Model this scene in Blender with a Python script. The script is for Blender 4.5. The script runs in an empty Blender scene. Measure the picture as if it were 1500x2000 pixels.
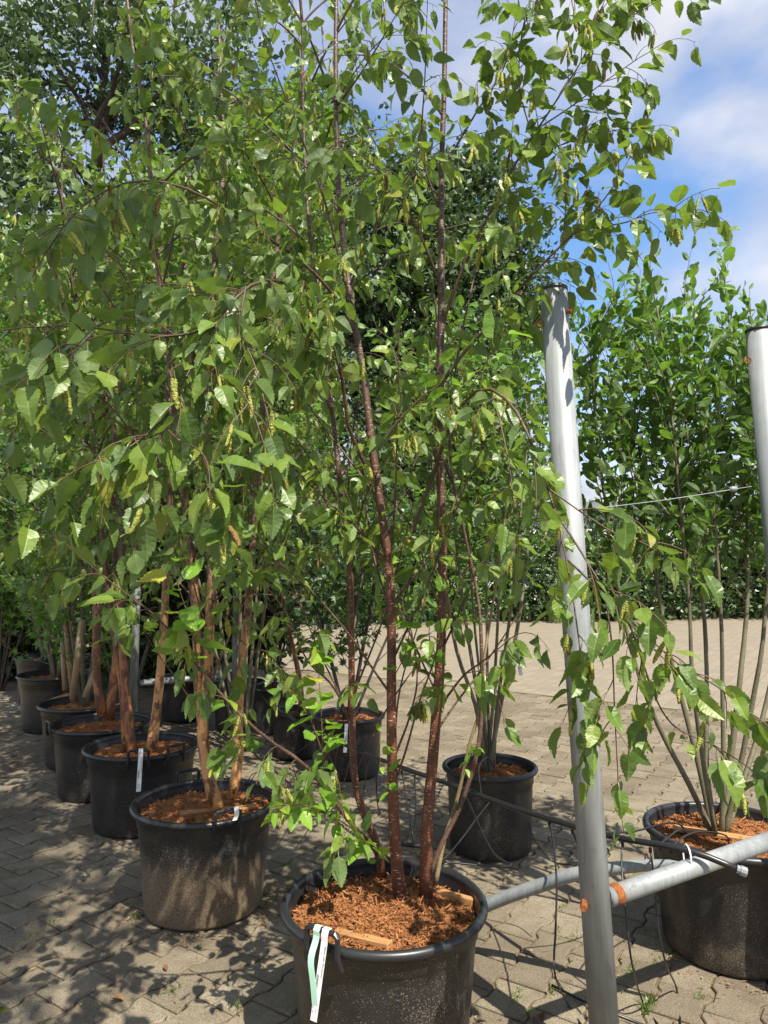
import bpy, math, random
import numpy as np
from mathutils import Vector, Matrix

random.seed(7)
RNG = np.random.default_rng(11)
scene = bpy.context.scene
COL = scene.collection

# ------------------------------------------------------------------ camera
CAM_H, PITCH, FPX = 1.5, math.radians(4.3), 1387.0
cam_data = bpy.data.cameras.new('camera')
cam = bpy.data.objects.new('camera', cam_data)
COL.objects.link(cam)
cam.location = (0, 0, CAM_H)
cam.rotation_euler = (math.pi / 2 + PITCH, 0, 0)
cam_data.sensor_fit = 'VERTICAL'
cam_data.sensor_height = 36.0
cam_data.lens = 36.0 * FPX / 2000.0
cam_data.clip_start = 0.05
cam_data.clip_end = 2000
scene.camera = cam

# ------------------------------------------------------------------ light
SUN_H = math.radians(148.0)            # heading of the sun (0 = +Y, clockwise): behind the camera, to the right
SUN_EL = math.radians(57.0)
sun_dir = Vector((math.sin(SUN_H) * math.cos(SUN_EL), math.cos(SUN_H) * math.cos(SUN_EL), math.sin(SUN_EL)))
sd = bpy.data.lights.new('sun', 'SUN')
sd.energy = 5.0
sd.angle = math.radians(0.55)
sd.color = (1.0, 0.93, 0.80)
sun = bpy.data.objects.new('sun', sd)
COL.objects.link(sun)
sun.rotation_euler = sun_dir.to_track_quat('Z', 'Y').to_euler()
sun.location = sun_dir * 30

world = bpy.data.worlds.new('World')
scene.world = world
world.use_nodes = True
wt = world.node_tree
wt.nodes.clear()
W = wt.nodes.new
sky = W('ShaderNodeTexSky')
sky.sky_type = 'NISHITA'
sky.sun_disc = False
sky.sun_elevation = SUN_EL
sky.sun_rotation = SUN_H
sky.air_density = 1.0
sky.dust_density = 0.6
sky.ozone_density = 2.0
geo = W('ShaderNodeTexCoord')
mp = W('ShaderNodeMapping')
mp.inputs['Scale'].default_value = (1.0, 1.0, 1.9)
mp.inputs['Location'].default_value = (0.76, -1.194, 0.10)
nz = W('ShaderNodeTexNoise')
nz.inputs['Scale'].default_value = 2.6
nz.inputs['Detail'].default_value = 9
nz.inputs['Roughness'].default_value = 0.52
nz.inputs['Distortion'].default_value = 0.25
rp = W('ShaderNodeValToRGB')
rp.color_ramp.elements[0].position = 0.36
rp.color_ramp.elements[1].position = 0.58
nz2 = W('ShaderNodeTexNoise')
nz2.inputs['Scale'].default_value = 6.0
nz2.inputs['Detail'].default_value = 6
rp2 = W('ShaderNodeValToRGB')
rp2.color_ramp.elements[0].position = 0.35
rp2.color_ramp.elements[0].color = (3.0, 3.15, 3.75, 1)
rp2.color_ramp.elements[1].position = 0.65
rp2.color_ramp.elements[1].color = (4.3, 4.35, 4.65, 1)
mx = W('ShaderNodeMix')
mx.data_type = 'RGBA'
bg = W('ShaderNodeBackground')
bg.inputs['Strength'].default_value = 0.105
wo = W('ShaderNodeOutputWorld')
L = wt.links.new
L(geo.outputs['Generated'], mp.inputs['Vector'])
L(mp.outputs[0], nz.inputs['Vector'])
L(mp.outputs[0], nz2.inputs['Vector'])
L(nz.outputs['Fac'], rp.inputs[0])
L(nz2.outputs['Fac'], rp2.inputs[0])
L(rp.outputs[0], mx.inputs[0])
hs = W('ShaderNodeHueSaturation')
hs.inputs['Saturation'].default_value = 1.15
hs.inputs['Value'].default_value = 1.25
L(sky.outputs[0], hs.inputs['Color'])
L(hs.outputs[0], mx.inputs[6])
L(rp2.outputs[0], mx.inputs[7])
L(mx.outputs[2], bg.inputs['Color'])
L(bg.outputs[0], wo.inputs['Surface'])

scene.view_settings.view_transform = 'Standard'
scene.view_settings.look = 'None'
scene.view_settings.gamma = 1.0
scene.view_settings.exposure = 1.0
scene.view_settings.use_curve_mapping = False
scene.render.engine = 'CYCLES'
scene.cycles.max_bounces = 8
scene.cycles.transmission_bounces = 4
scene.cycles.transparent_max_bounces = 8

# ------------------------------------------------------------------ pixels to places
CP, SP = math.cos(PITCH), math.sin(PITCH)
def P(px, py, Y):
    """point on the photo ray through (px, py) that lies Y metres in front of the camera"""
    a = (px - 750.0) / FPX
    b = (1000.0 - py) / FPX
    d = np.array([a, CP - b * SP, SP + b * CP])
    return np.array([0, 0, CAM_H]) + d * (Y / d[1])
def PL(pts, y0=None):
    out = []
    for q in pts:
        if len(q) > 2: y0 = q[2]
        out.append(P(q[0], q[1], y0))
    return np.array(out)
def project(p):
    q = p - np.array([0, 0, CAM_H])
    z = q[:, 1] * CP + q[:, 2] * SP
    u = -q[:, 1] * SP + q[:, 2] * CP
    z = np.where(z < 0.05, 1e9, z)
    return 750 + FPX * q[:, 0] / z, 1000 - FPX * u / z, z

# ------------------------------------------------------------------ materials
def mat_base(name):
    m = bpy.data.materials.new(name)
    m.use_nodes = True
    nt = m.node_tree
    nt.nodes.clear()
    return m, nt, nt.nodes.new, nt.links.new
def ramp(nt, stops, interp='LINEAR'):
    r = nt.nodes.new('ShaderNodeValToRGB')
    cr = r.color_ramp
    cr.interpolation = interp
    while len(cr.elements) < len(stops): cr.elements.new(0.5)
    for e, (p, c) in zip(cr.elements, stops):
        e.position = p
        e.color = (c[0], c[1], c[2], 1) if not isinstance(c, (int, float)) else (c, c, c, 1)
    return r
def math_node(nt, op, a=None, b=None):
    n = nt.nodes.new('ShaderNodeMath')
    n.operation = op
    for i, v in enumerate((a, b)):
        if v is None: continue
        if isinstance(v, (int, float)): n.inputs[i].default_value = v
        else: nt.links.new(v, n.inputs[i])
    return n.outputs[0]
def mix_rgb(nt, fac, a, b, blend='MIX'):
    n = nt.nodes.new('ShaderNodeMix')
    n.data_type = 'RGBA'
    n.blend_type = blend
    for i, v in ((0, fac), (6, a), (7, b)):
        if isinstance(v, (int, float)): n.inputs[i].default_value = v
        elif isinstance(v, tuple): n.inputs[i].default_value = (*v, 1)
        else: nt.links.new(v, n.inputs[i])
    return n.outputs[2]
def noise(nt, vec, scale, detail=4, rough=0.55, dist=0.0):
    n = nt.nodes.new('ShaderNodeTexNoise')
    n.inputs['Scale'].default_value = scale
    n.inputs['Detail'].default_value = detail
    n.inputs['Roughness'].default_value = rough
    n.inputs['Distortion'].default_value = dist
    if vec is not None: nt.links.new(vec, n.inputs['Vector'])
    return n.outputs['Fac']
def mapping(nt, vec, scale, loc=(0, 0, 0)):
    n = nt.nodes.new('ShaderNodeMapping')
    n.inputs['Scale'].default_value = scale
    n.inputs['Location'].default_value = loc
    nt.links.new(vec, n.inputs['Vector'])
    return n.outputs[0]
def world_pos(nt):
    return nt.nodes.new('ShaderNodeNewGeometry').outputs['Position']
def obj_pos(nt):
    return nt.nodes.new('ShaderNodeTexCoord').outputs['Object']
def rnd_piece(nt):
    g = nt.nodes.new('ShaderNodeNewGeometry')
    o = nt.nodes.new('ShaderNodeObjectInfo')
    return math_node(nt, 'FRACT', math_node(nt, 'ADD', g.outputs['Random Per Island'], o.outputs['Random']))
def finish(nt, col, rough=0.6, spec=0.4, bump=None, bump_s=0.3, bump_d=0.01, metal=0.0):
    b = nt.nodes.new('ShaderNodeBsdfPrincipled')
    o = nt.nodes.new('ShaderNodeOutputMaterial')
    if isinstance(col, tuple): b.inputs['Base Color'].default_value = (*col, 1)
    else: nt.links.new(col, b.inputs['Base Color'])
    if isinstance(rough, (int, float)): b.inputs['Roughness'].default_value = rough
    else: nt.links.new(rough, b.inputs['Roughness'])
    b.inputs['Specular IOR Level'].default_value = spec
    b.inputs['Metallic'].default_value = metal
    if bump is not None:
        n = nt.nodes.new('ShaderNodeBump')
        n.inputs['Strength'].default_value = bump_s
        n.inputs['Distance'].default_value = bump_d
        nt.links.new(bump, n.inputs['Height'])
        nt.links.new(n.outputs[0], b.inputs['Normal'])
    nt.links.new(b.outputs[0], o.inputs['Surface'])
    return b

def leaf_mat(name, stops, trans, under=(0.16, 0.24, 0.10), rough=0.40, spec=0.5, tfac=0.36, veins=True, nveins=8.0, under_f=0.45):
    m, nt, N, Lk = mat_base(name)
    g = N('ShaderNodeNewGeometry')
    r = rnd_piece(nt)
    col = ramp(nt, stops)
    Lk(r, col.inputs[0])
    c = col.outputs[0]
    bump = None
    if veins:
        uv = N('ShaderNodeTexCoord').outputs['UV']
        sx = N('ShaderNodeSeparateXYZ')
        Lk(uv, sx.inputs[0])
        ax = math_node(nt, 'ABSOLUTE', math_node(nt, 'SUBTRACT', sx.outputs[0], 0.5))
        ph = math_node(nt, 'SUBTRACT', sx.outputs[1], math_node(nt, 'MULTIPLY', ax, 0.55))
        fr = math_node(nt, 'ABSOLUTE', math_node(nt, 'SUBTRACT', math_node(nt, 'FRACT', math_node(nt, 'MULTIPLY', ph, nveins)), 0.5))
        lat = ramp(nt, [(0.0, 1.0), (0.11, 0.0)])
        Lk(fr, lat.inputs[0])
        mid = ramp(nt, [(0.012, 1.0), (0.03, 0.0)])
        Lk(ax, mid.inputs[0])
        vv = math_node(nt, 'MAXIMUM', math_node(nt, 'MULTIPLY', lat.outputs[0], 0.55), mid.outputs[0])
        c = mix_rgb(nt, math_node(nt, 'MULTIPLY', vv, 0.42), c, (0.17, 0.26, 0.06))
        bump = math_node(nt, 'SUBTRACT', math_node(nt, 'MULTIPLY', fr, 1.0), vv)
        # petiole (its own narrow strip of the map, below 0)
        pet = math_node(nt, 'LESS_THAN', sx.outputs[1], 0.0)
        c = mix_rgb(nt, pet, c, (0.22, 0.20, 0.05))
    # blotches and the odd yellowing spot
    sp = noise(nt, world_pos(nt), 55.0, 3, 0.6)
    spr = ramp(nt, [(0.66, 0.0), (0.78, 1.0)])
    Lk(sp, spr.inputs[0])
    c = mix_rgb(nt, math_node(nt, 'MULTIPLY', spr.outputs[0], 0.28), c, (0.22, 0.20, 0.035))
    front = c
    c2 = mix_rgb(nt, math_node(nt, 'MULTIPLY', g.outputs['Backfacing'], under_f), front, under)
    b = N('ShaderNodeBsdfPrincipled')
    Lk(c2, b.inputs['Base Color'])
    rg = math_node(nt, 'ADD', math_node(nt, 'MULTIPLY', g.outputs['Backfacing'], 0.2), rough)
    Lk(rg, b.inputs['Roughness'])
    b.inputs['Specular IOR Level'].default_value = spec
    if bump is not None:
        bn = N('ShaderNodeBump')
        bn.inputs['Strength'].default_value = 0.15
        bn.inputs['Distance'].default_value = 0.002
        Lk(bump, bn.inputs['Height'])
        Lk(bn.outputs[0], b.inputs['Normal'])
    t = N('ShaderNodeBsdfTranslucent')
    tc = mix_rgb(nt, 0.5, c, trans)
    Lk(tc, t.inputs['Color'])
    ms = N('ShaderNodeMixShader')
    ms.inputs[0].default_value = tfac
    Lk(b.outputs[0], ms.inputs[1])
    Lk(t.outputs[0], ms.inputs[2])
    o = N('ShaderNodeOutputMaterial')
    Lk(ms.outputs[0], o.inputs['Surface'])
    return m

M = {}
M['birch_leaf'] = leaf_mat('birch_leaf', [(0.0, (0.046, 0.088, 0.020)), (0.4, (0.098, 0.168, 0.025)), (0.8, (0.155, 0.235, 0.032)), (0.985, (0.20, 0.26, 0.04)), (1.0, (0.26, 0.25, 0.04))], (0.27, 0.44, 0.03))
M['young_leaf'] = leaf_mat('young_leaf', [(0.0, (0.12, 0.26, 0.025)), (0.7, (0.19, 0.36, 0.03)), (0.95, (0.26, 0.38, 0.04)), (1.0, (0.45, 0.42, 0.04))], (0.3, 0.55, 0.03), tfac=0.42, under_f=0.2)
M['serviceberry_leaf'] = leaf_mat('serviceberry_leaf', [(0.0, (0.030, 0.075, 0.014)), (0.6, (0.058, 0.125, 0.02)), (1.0, (0.10, 0.19, 0.028))], (0.2, 0.4, 0.03), nveins=7)
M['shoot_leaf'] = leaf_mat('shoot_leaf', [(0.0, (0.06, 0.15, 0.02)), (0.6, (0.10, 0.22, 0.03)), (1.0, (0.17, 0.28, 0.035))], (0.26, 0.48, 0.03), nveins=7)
M['magnolia_leaf'] = leaf_mat('magnolia_leaf', [(0.0, (0.010, 0.028, 0.012)), (1.0, (0.03, 0.062, 0.02))], (0.05, 0.12, 0.02), under=(0.08, 0.07, 0.03), rough=0.22, spec=0.6, tfac=0.12, nveins=9)
M['maple_leaf'] = leaf_mat('maple_leaf', [(0.0, (0.05, 0.13, 0.02)), (1.0, (0.12, 0.25, 0.035))], (0.25, 0.48, 0.04), veins=False)
M['lobed_leaf'] = leaf_mat('lobed_leaf', [(0.0, (0.02, 0.05, 0.018)), (1.0, (0.045, 0.10, 0.028))], (0.12, 0.28, 0.03), veins=False)
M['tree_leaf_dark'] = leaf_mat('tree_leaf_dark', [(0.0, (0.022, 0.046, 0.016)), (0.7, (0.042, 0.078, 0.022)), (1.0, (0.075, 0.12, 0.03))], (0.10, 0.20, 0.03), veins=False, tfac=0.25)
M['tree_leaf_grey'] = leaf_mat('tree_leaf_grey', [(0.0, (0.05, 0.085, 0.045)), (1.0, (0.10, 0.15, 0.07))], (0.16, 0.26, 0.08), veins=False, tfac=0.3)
M['hedge_leaf'] = leaf_mat('hedge_leaf', [(0.0, (0.045, 0.115, 0.02)), (0.7, (0.09, 0.19, 0.03)), (1.0, (0.14, 0.25, 0.04))], (0.24, 0.45, 0.03), veins=False, tfac=0.4)
M['needle'] = leaf_mat('needle', [(0.0, (0.05, 0.11, 0.03)), (1.0, (0.10, 0.18, 0.05))], (0.15, 0.28, 0.05), veins=False)
M['grass'] = leaf_mat('grass', [(0.0, (0.07, 0.12, 0.02)), (0.7, (0.13, 0.20, 0.03)), (1.0, (0.22, 0.24, 0.06))], (0.25, 0.4, 0.04), veins=False)

def bark_mat(name, base, light, dark, lent=1.0, peel=0.0, peel_col=(0.4, 0.22, 0.09), young_wood=None):
    m, nt, N, Lk = mat_base(name)
    p = world_pos(nt)
    n1 = noise(nt, mapping(nt, p, (14, 14, 5)), 1.0, 5, 0.6)
    r1 = ramp(nt, [(0.3, dark), (0.7, base)])
    Lk(n1, r1.inputs[0])
    c = r1.outputs[0]
    if peel:
        n3 = noise(nt, mapping(nt, p, (16, 16, 7), (3, 1, 7)), 1.0, 6, 0.62, 0.8)
        r3 = ramp(nt, [(0.55 - 0.12 * peel, 0.0), (0.60 - 0.10 * peel, 1.0)])
        Lk(n3, r3.inputs[0])
        c = mix_rgb(nt, r3.outputs[0], c, peel_col)
        n5 = noise(nt, mapping(nt, p, (30, 30, 14), (9, 4, 2)), 1.0, 5, 0.6, 0.5)
        r5 = ramp(nt, [(0.60, 0.0), (0.66, 1.0)])
        Lk(n5, r5.inputs[0])
        c = mix_rgb(nt, r5.outputs[0], c, dark)
    if young_wood:
        sz = N('ShaderNodeSeparateXYZ')
        Lk(p, sz.inputs[0])
        rz = ramp(nt, [(young_wood[0] * 0.2, 0.0), (young_wood[1] * 0.2, 1.0)])
        Lk(math_node(nt, 'ADD', math_node(nt, 'MULTIPLY', sz.outputs[2], 0.2), math_node(nt, 'MULTIPLY', math_node(nt, 'SUBTRACT', n1, 0.5), 0.12)), rz.inputs[0])
        c = mix_rgb(nt, math_node(nt, 'MULTIPLY', rz.outputs[0], 0.9), c, (0.075, 0.045, 0.032))
    # pale corky dashes lying across the stem
    n2 = noise(nt, mapping(nt, p, (70, 70, 330)), 1.0, 1, 0.4)
    r2 = ramp(nt, [(0.665, 0.0), (0.70, 1.0)])
    Lk(n2, r2.inputs[0])
    c = mix_rgb(nt, math_node(nt, 'MULTIPLY', r2.outputs[0], 0.85 * lent), c, light)
    # patches of grey lichen
    n4 = noise(nt, p, 22.0, 4, 0.6)
    r4 = ramp(nt, [(0.63, 0.0), (0.70, 1.0)])
    Lk(n4, r4.inputs[0])
    c = mix_rgb(nt, math_node(nt, 'MULTIPLY', r4.outputs[0], 0.45), c, (0.22, 0.19, 0.12))
    finish(nt, c, 0.5, 0.4, noise(nt, mapping(nt, p, (60, 60, 160)), 1.0, 4, 0.6), 0.5, 0.004)
    return m
M['red_bark'] = bark_mat('red_bark', (0.16, 0.055, 0.028), (0.55, 0.42, 0.30), (0.07, 0.028, 0.018), young_wood=(1.3, 2.1))
M['golden_bark'] = bark_mat('golden_bark', (0.20, 0.08, 0.035), (0.6, 0.45, 0.3), (0.07, 0.03, 0.018), 0.6, 0.85, (0.54, 0.28, 0.11), (0.9, 1.6))
M['orange_bark'] = bark_mat('orange_bark', (0.17, 0.065, 0.03), (0.5, 0.35, 0.22), (0.08, 0.03, 0.018), 0.5, 0.35, (0.34, 0.14, 0.05), (0.8, 1.6))
M['branch_bark'] = bark_mat('branch_bark', (0.115, 0.066, 0.045), (0.34, 0.26, 0.20), (0.045, 0.026, 0.019), 0.6)
M['twig_bark'] = bark_mat('twig_bark', (0.14, 0.085, 0.05), (0.3, 0.24, 0.16), (0.07, 0.04, 0.025), 0.3)
M['pale_twig'] = bark_mat('pale_twig', (0.27, 0.20, 0.11), (0.36, 0.30, 0.2), (0.14, 0.11, 0.05), 0.2)
M['grey_bark'] = bark_mat('grey_bark', (0.17, 0.155, 0.10), (0.30, 0.28, 0.20), (0.08, 0.075, 0.045), 0.25)
M['dark_bark'] = bark_mat('dark_bark', (0.075, 0.062, 0.05), (0.16, 0.14, 0.11), (0.025, 0.02, 0.017), 0.1)
M['stake_wood'] = bark_mat('stake_wood', (0.36, 0.27, 0.16), (0.42, 0.34, 0.22), (0.22, 0.16, 0.09), 0.1)

def simple(name, col, rough=0.6, spec=0.4, metal=0.0):
    m, nt, N, Lk = mat_base(name)
    finish(nt, col, rough, spec, metal=metal)
    return m

def pot_mat(name, dirt, low=0.0):
    m, nt, N, Lk = mat_base(name)
    p = world_pos(nt)
    base = ramp(nt, [(0.3, (0.012, 0.0125, 0.014)), (0.7, (0.022, 0.022, 0.024))])
    Lk(noise(nt, p, 9.0, 4), base.inputs[0])
    c = base.outputs[0]
    op = obj_pos(nt)
    sx = N('ShaderNodeSeparateXYZ')
    Lk(op, sx.inputs[0])
    hz = ramp(nt, [(0.0, 1.0), (0.40, 0.0)])
    Lk(sx.outputs[2], hz.inputs[0])
    # specks of splashed grit
    v = N('ShaderNodeTexNoise')
    v.inputs['Scale'].default_value = 260
    v.inputs['Detail'].default_value = 2
    Lk(p, v.inputs['Vector'])
    big = noise(nt, p, 6.0, 4, 0.6)
    th = math_node(nt, 'ADD', v.outputs['Fac'], math_node(nt, 'MULTIPLY', math_node(nt, 'SUBTRACT', big, 0.5), 0.35))
    th = math_node(nt, 'ADD', th, math_node(nt, 'MULTIPLY', hz.outputs[0], 0.10 * dirt))
    rs = ramp(nt, [(0.635, 0.0), (0.70, 1.0)])
    Lk(th, rs.inputs[0])
    c = mix_rgb(nt, math_node(nt, 'MULTIPLY', rs.outputs[0], 0.75), c, (0.21, 0.165, 0.115))
    # film of dried splash rising from the ground
    film = math_node(nt, 'ADD', math_node(nt, 'MULTIPLY', hz.outputs[0], dirt), math_node(nt, 'MULTIPLY', math_node(nt, 'SUBTRACT', noise(nt, mapping(nt, p, (5, 5, 7)), 1.0, 6, 0.7), 0.5), 1.7))
    rf = ramp(nt, [(0.50, 0.0), (0.95, 1.0)])
    Lk(film, rf.inputs[0])
    fine = ramp(nt, [(0.40, 0.15), (0.6, 1.0)])
    Lk(noise(nt, p, 150.0, 4, 0.75), fine.inputs[0])
    c = mix_rgb(nt, math_node(nt, 'MULTIPLY', math_node(nt, 'MULTIPLY', rf.outputs[0], fine.outputs[0]), 0.82), c, (0.215, 0.15, 0.082))
    rgh = ramp(nt, [(0.0, 0.42), (1.0, 0.8)])
    Lk(rf.outputs[0], rgh.inputs[0])
    finish(nt, c, rgh.outputs[0], 0.5, noise(nt, p, 300.0, 3), 0.12, 0.002)
    return m
M['pot_clean'] = pot_mat('pot_clean', 0.25)
M['pot_dusty'] = pot_mat('pot_dusty', 0.55)
M['pot_dirty'] = pot_mat('pot_dirty', 1.7)
M['black_plastic'] = simple('black_plastic', (0.016, 0.017, 0.019), 0.38, 0.5)
M['hose'] = simple('hose', (0.012, 0.012, 0.013), 0.36, 0.5)
M['grey_plastic'] = simple('grey_plastic', (0.20, 0.22, 0.24), 0.45)
M['white_plastic'] = simple('white_plastic', (0.78, 0.78, 0.76), 0.5)
M['mint_plastic'] = simple('mint_plastic', (0.42, 0.70, 0.55), 0.5)
M['ink'] = simple('ink', (0.06, 0.06, 0.065), 0.7)

def galv(name):
    m, nt, N, Lk = mat_base(name)
    p = world_pos(nt)
    r = ramp(nt, [(0.25, (0.20, 0.22, 0.232)), (0.5, (0.285, 0.305, 0.315)), (0.75, (0.36, 0.38, 0.385))])
    Lk(noise(nt, mapping(nt, p, (9, 9, 3.5)), 1.0, 6, 0.62, 0.6), r.inputs[0])
    st = ramp(nt, [(0.40, 0.0), (0.8, 1.0)])
    Lk(noise(nt, mapping(nt, p, (75, 75, 2.5)), 1.0, 5, 0.65), st.inputs[0])
    c = mix_rgb(nt, math_node(nt, 'MULTIPLY', st.outputs[0], 0.75), r.outputs[0], (0.15, 0.16, 0.165))
    sc = ramp(nt, [(0.62, 0.0), (0.68, 1.0)])
    Lk(noise(nt, mapping(nt, p, (40, 40, 11), (5, 5, 5)), 1.0, 4, 0.6, 1.5), sc.inputs[0])
    c = mix_rgb(nt, math_node(nt, 'MULTIPLY', sc.outputs[0], 0.5), c, (0.16, 0.165, 0.165))
    finish(nt, c, 0.52, 0.5, noise(nt, p, 90, 4), 0.06, 0.002, metal=0.2)
    return m
M['galvanised'] = galv('galvanised')
def rust():
    m, nt, N, Lk = mat_base('rust')
    r = ramp(nt, [(0.3, (0.12, 0.035, 0.012)), (0.7, (0.34, 0.12, 0.04))])
    Lk(noise(nt, world_pos(nt), 90, 5, 0.65), r.inputs[0])
    finish(nt, r.outputs[0], 0.85, 0.2, noise(nt, world_pos(nt), 250, 4), 0.4, 0.003)
    return m
M['rust'] = rust()

def mulch_mat():
    m, nt, N, Lk = mat_base('mulch')
    p = world_pos(nt)
    r = ramp(nt, [(0.0, (0.10, 0.04, 0.018)), (0.35, (0.29, 0.115, 0.045)), (0.75, (0.44, 0.195, 0.075)), (1.0, (0.60, 0.35, 0.17))])
    Lk(math_node(nt, 'ADD', math_node(nt, 'MULTIPLY', rnd_piece(nt), 0.55), math_node(nt, 'MULTIPLY', noise(nt, p, 120, 5, 0.7), 0.5)), r.inputs[0])
    d = ramp(nt, [(0.52, 0.0), (0.68, 1.0)])
    Lk(noise(nt, p, 7.0, 4, 0.6), d.inputs[0])
    c = mix_rgb(nt, math_node(nt, 'MULTIPLY', d.outputs[0], 0.6), r.outputs[0], (0.075, 0.04, 0.022))
    finish(nt, c, 0.9, 0.15, noise(nt, p, 190, 6, 0.75), 0.9, 0.01)
    return m
M['mulch'] = mulch_mat()
def wood_mat():
    m, nt, N, Lk = mat_base('batten_wood')
    p = obj_pos(nt)
    r = ramp(nt, [(0.3, (0.24, 0.12, 0.05)), (0.7, (0.46, 0.25, 0.10))])
    Lk(noise(nt, mapping(nt, p, (4, 60, 60)), 1.0, 6, 0.6, 0.4), r.inputs[0])
    finish(nt, r.outputs[0], 0.75, 0.3, noise(nt, mapping(nt, p, (6, 120, 120)), 1.0, 4), 0.25, 0.003)
    return m
M['batten_wood'] = wood_mat()
def catkin_mat():
    m, nt, N, Lk = mat_base('catkin')
    uv = N('ShaderNodeTexCoord').outputs['UV']
    v = N('ShaderNodeTexVoronoi')
    v.inputs['Scale'].default_value = 1.0
    Lk(mapping(nt, uv, (7, 16, 1)), v.inputs['Vector'])
    r = ramp(nt, [(0.0, (0.40, 0.39, 0.09)), (0.45, (0.30, 0.315, 0.06)), (0.8, (0.15, 0.17, 0.03))])
    Lk(v.outputs['Distance'], r.inputs[0])
    k = ramp(nt, [(0.88, 0.0), (0.95, 1.0)])
    Lk(rnd_piece(nt), k.inputs[0])
    c = mix_rgb(nt, math_node(nt, 'MULTIPLY', k.outputs[0], 0.85), r.outputs[0], (0.13, 0.05, 0.025))
    finish(nt, c, 0.7, 0.3, math_node(nt, 'SUBTRACT', 1.0, v.outputs['Distance']), 0.8, 0.003)
    return m
M['catkin'] = catkin_mat()

def paver_mat():
    m, nt, N, Lk = mat_base('paver_stone')
    p = world_pos(nt)
    r = ramp(nt, [(0.0, (0.165, 0.138, 0.098)), (0.5, (0.24, 0.204, 0.147)), (1.0, (0.325, 0.28, 0.205))])
    Lk(math_node(nt, 'ADD', math_node(nt, 'MULTIPLY', rnd_piece(nt), 0.6), math_node(nt, 'MULTIPLY', noise(nt, p, 3.2, 4), 0.45)), r.inputs[0])
    g = ramp(nt, [(0.38, 0.18), (0.60, 1.0)])
    Lk(noise(nt, p, 210, 4, 0.75), g.inputs[0])
    c = mix_rgb(nt, 0.75, r.outputs[0], g.outputs[0], 'MULTIPLY')
    # dirt worn into the surface, and brown soil patches
    s = ramp(nt, [(0.42, 0.0), (0.72, 1.0)])
    Lk(noise(nt, p, 9.0, 6, 0.68), s.inputs[0])
    c = mix_rgb(nt, math_node(nt, 'MULTIPLY', s.outputs[0], 0.62), c, (0.105, 0.08, 0.052))
    w = ramp(nt, [(0.48, 0.0), (0.68, 1.0)])
    Lk(noise(nt, p, 1.9, 5, 0.6), w.inputs[0])
    c = mix_rgb(nt, math_node(nt, 'MULTIPLY', w.outputs[0], 0.55), c, (0.085, 0.064, 0.044))
    finish(nt, c, 0.9, 0.2, noise(nt, p, 160, 6, 0.75), 0.5, 0.004)
    return m
M['paver_stone'] = paver_mat()
def bed_mat():
    m, nt, N, Lk = mat_base('joint_sand')
    p = world_pos(nt)
    r = ramp(nt, [(0.3, (0.06, 0.043, 0.026)), (0.5, (0.18, 0.135, 0.08)), (0.8, (0.30, 0.235, 0.15))])
    Lk(noise(nt, p, 14, 6, 0.7), r.inputs[0])
    s = ramp(nt, [(0.50, 0.0), (0.62, 1.0)])
    Lk(noise(nt, p, 3.4, 5, 0.6), s.inputs[0])
    c = mix_rgb(nt, math_node(nt, 'MULTIPLY', s.outputs[0], 0.85), r.outputs[0], (0.07, 0.095, 0.02))
    finish(nt, c, 0.95, 0.1, noise(nt, p, 120, 5, 0.7), 0.8, 0.01)
    return m
M['joint_sand'] = bed_mat()
def yard_mat():
    m, nt, N, Lk = mat_base('yard_paving')
    p = world_pos(nt)
    rot = N('ShaderNodeMapping')
    rot.inputs['Rotation'].default_value = (0, 0, math.radians(-56.2))
    Lk(p, rot.inputs['Vector'])
    b = N('ShaderNodeTexBrick')
    b.inputs['Scale'].default_value = 1.0
    b.inputs['Mortar Size'].default_value = 0.006
    b.inputs['Brick Width'].default_value = 0.20
    b.inputs['Row Height'].default_value = 0.165
    b.inputs['Color1'].default_value = (0.212, 0.181, 0.136, 1)
    b.inputs['Color2'].default_value = (0.25, 0.215, 0.163, 1)
    b.inputs['Mortar'].default_value = (0.172, 0.142, 0.104, 1)
    Lk(rot.outputs[0], b.inputs['Vector'])
    s = ramp(nt, [(0.42, 0.0), (0.75, 1.0)])
    Lk(noise(nt, p, 0.9, 6, 0.65), s.inputs[0])
    c = mix_rgb(nt, math_node(nt, 'MULTIPLY', s.outputs[0], 0.35), b.outputs['Color'], (0.22, 0.185, 0.14))
    f = ramp(nt, [(0.4, 0.6), (0.6, 1.0)])
    Lk(noise(nt, p, 60, 4, 0.7), f.inputs[0])
    c = mix_rgb(nt, 0.4, c, f.outputs[0], 'MULTIPLY')
    finish(nt, c, 0.9, 0.2)
    return m
M['yard_paving'] = yard_mat()
M['white_wall'] = simple('white_wall', (0.62, 0.62, 0.60), 0.6)
M['dark_glass'] = simple('dark_glass', (0.10, 0.13, 0.16), 0.1, 0.6)
M['dry_leaf'] = simple('dry_leaf', (0.16, 0.085, 0.04), 0.8)
M['litter'] = None
def litter_mat():
    m, nt, N, Lk = mat_base('litter')
    r = ramp(nt, [(0.0, (0.07, 0.04, 0.02)), (0.5, (0.17, 0.10, 0.05)), (0.9, (0.30, 0.21, 0.11)), (1.0, (0.2, 0.22, 0.06))])
    Lk(rnd_piece(nt), r.inputs[0])
    finish(nt, r.outputs[0], 0.9, 0.2)
    return m
M['litter'] = litter_mat()

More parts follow.
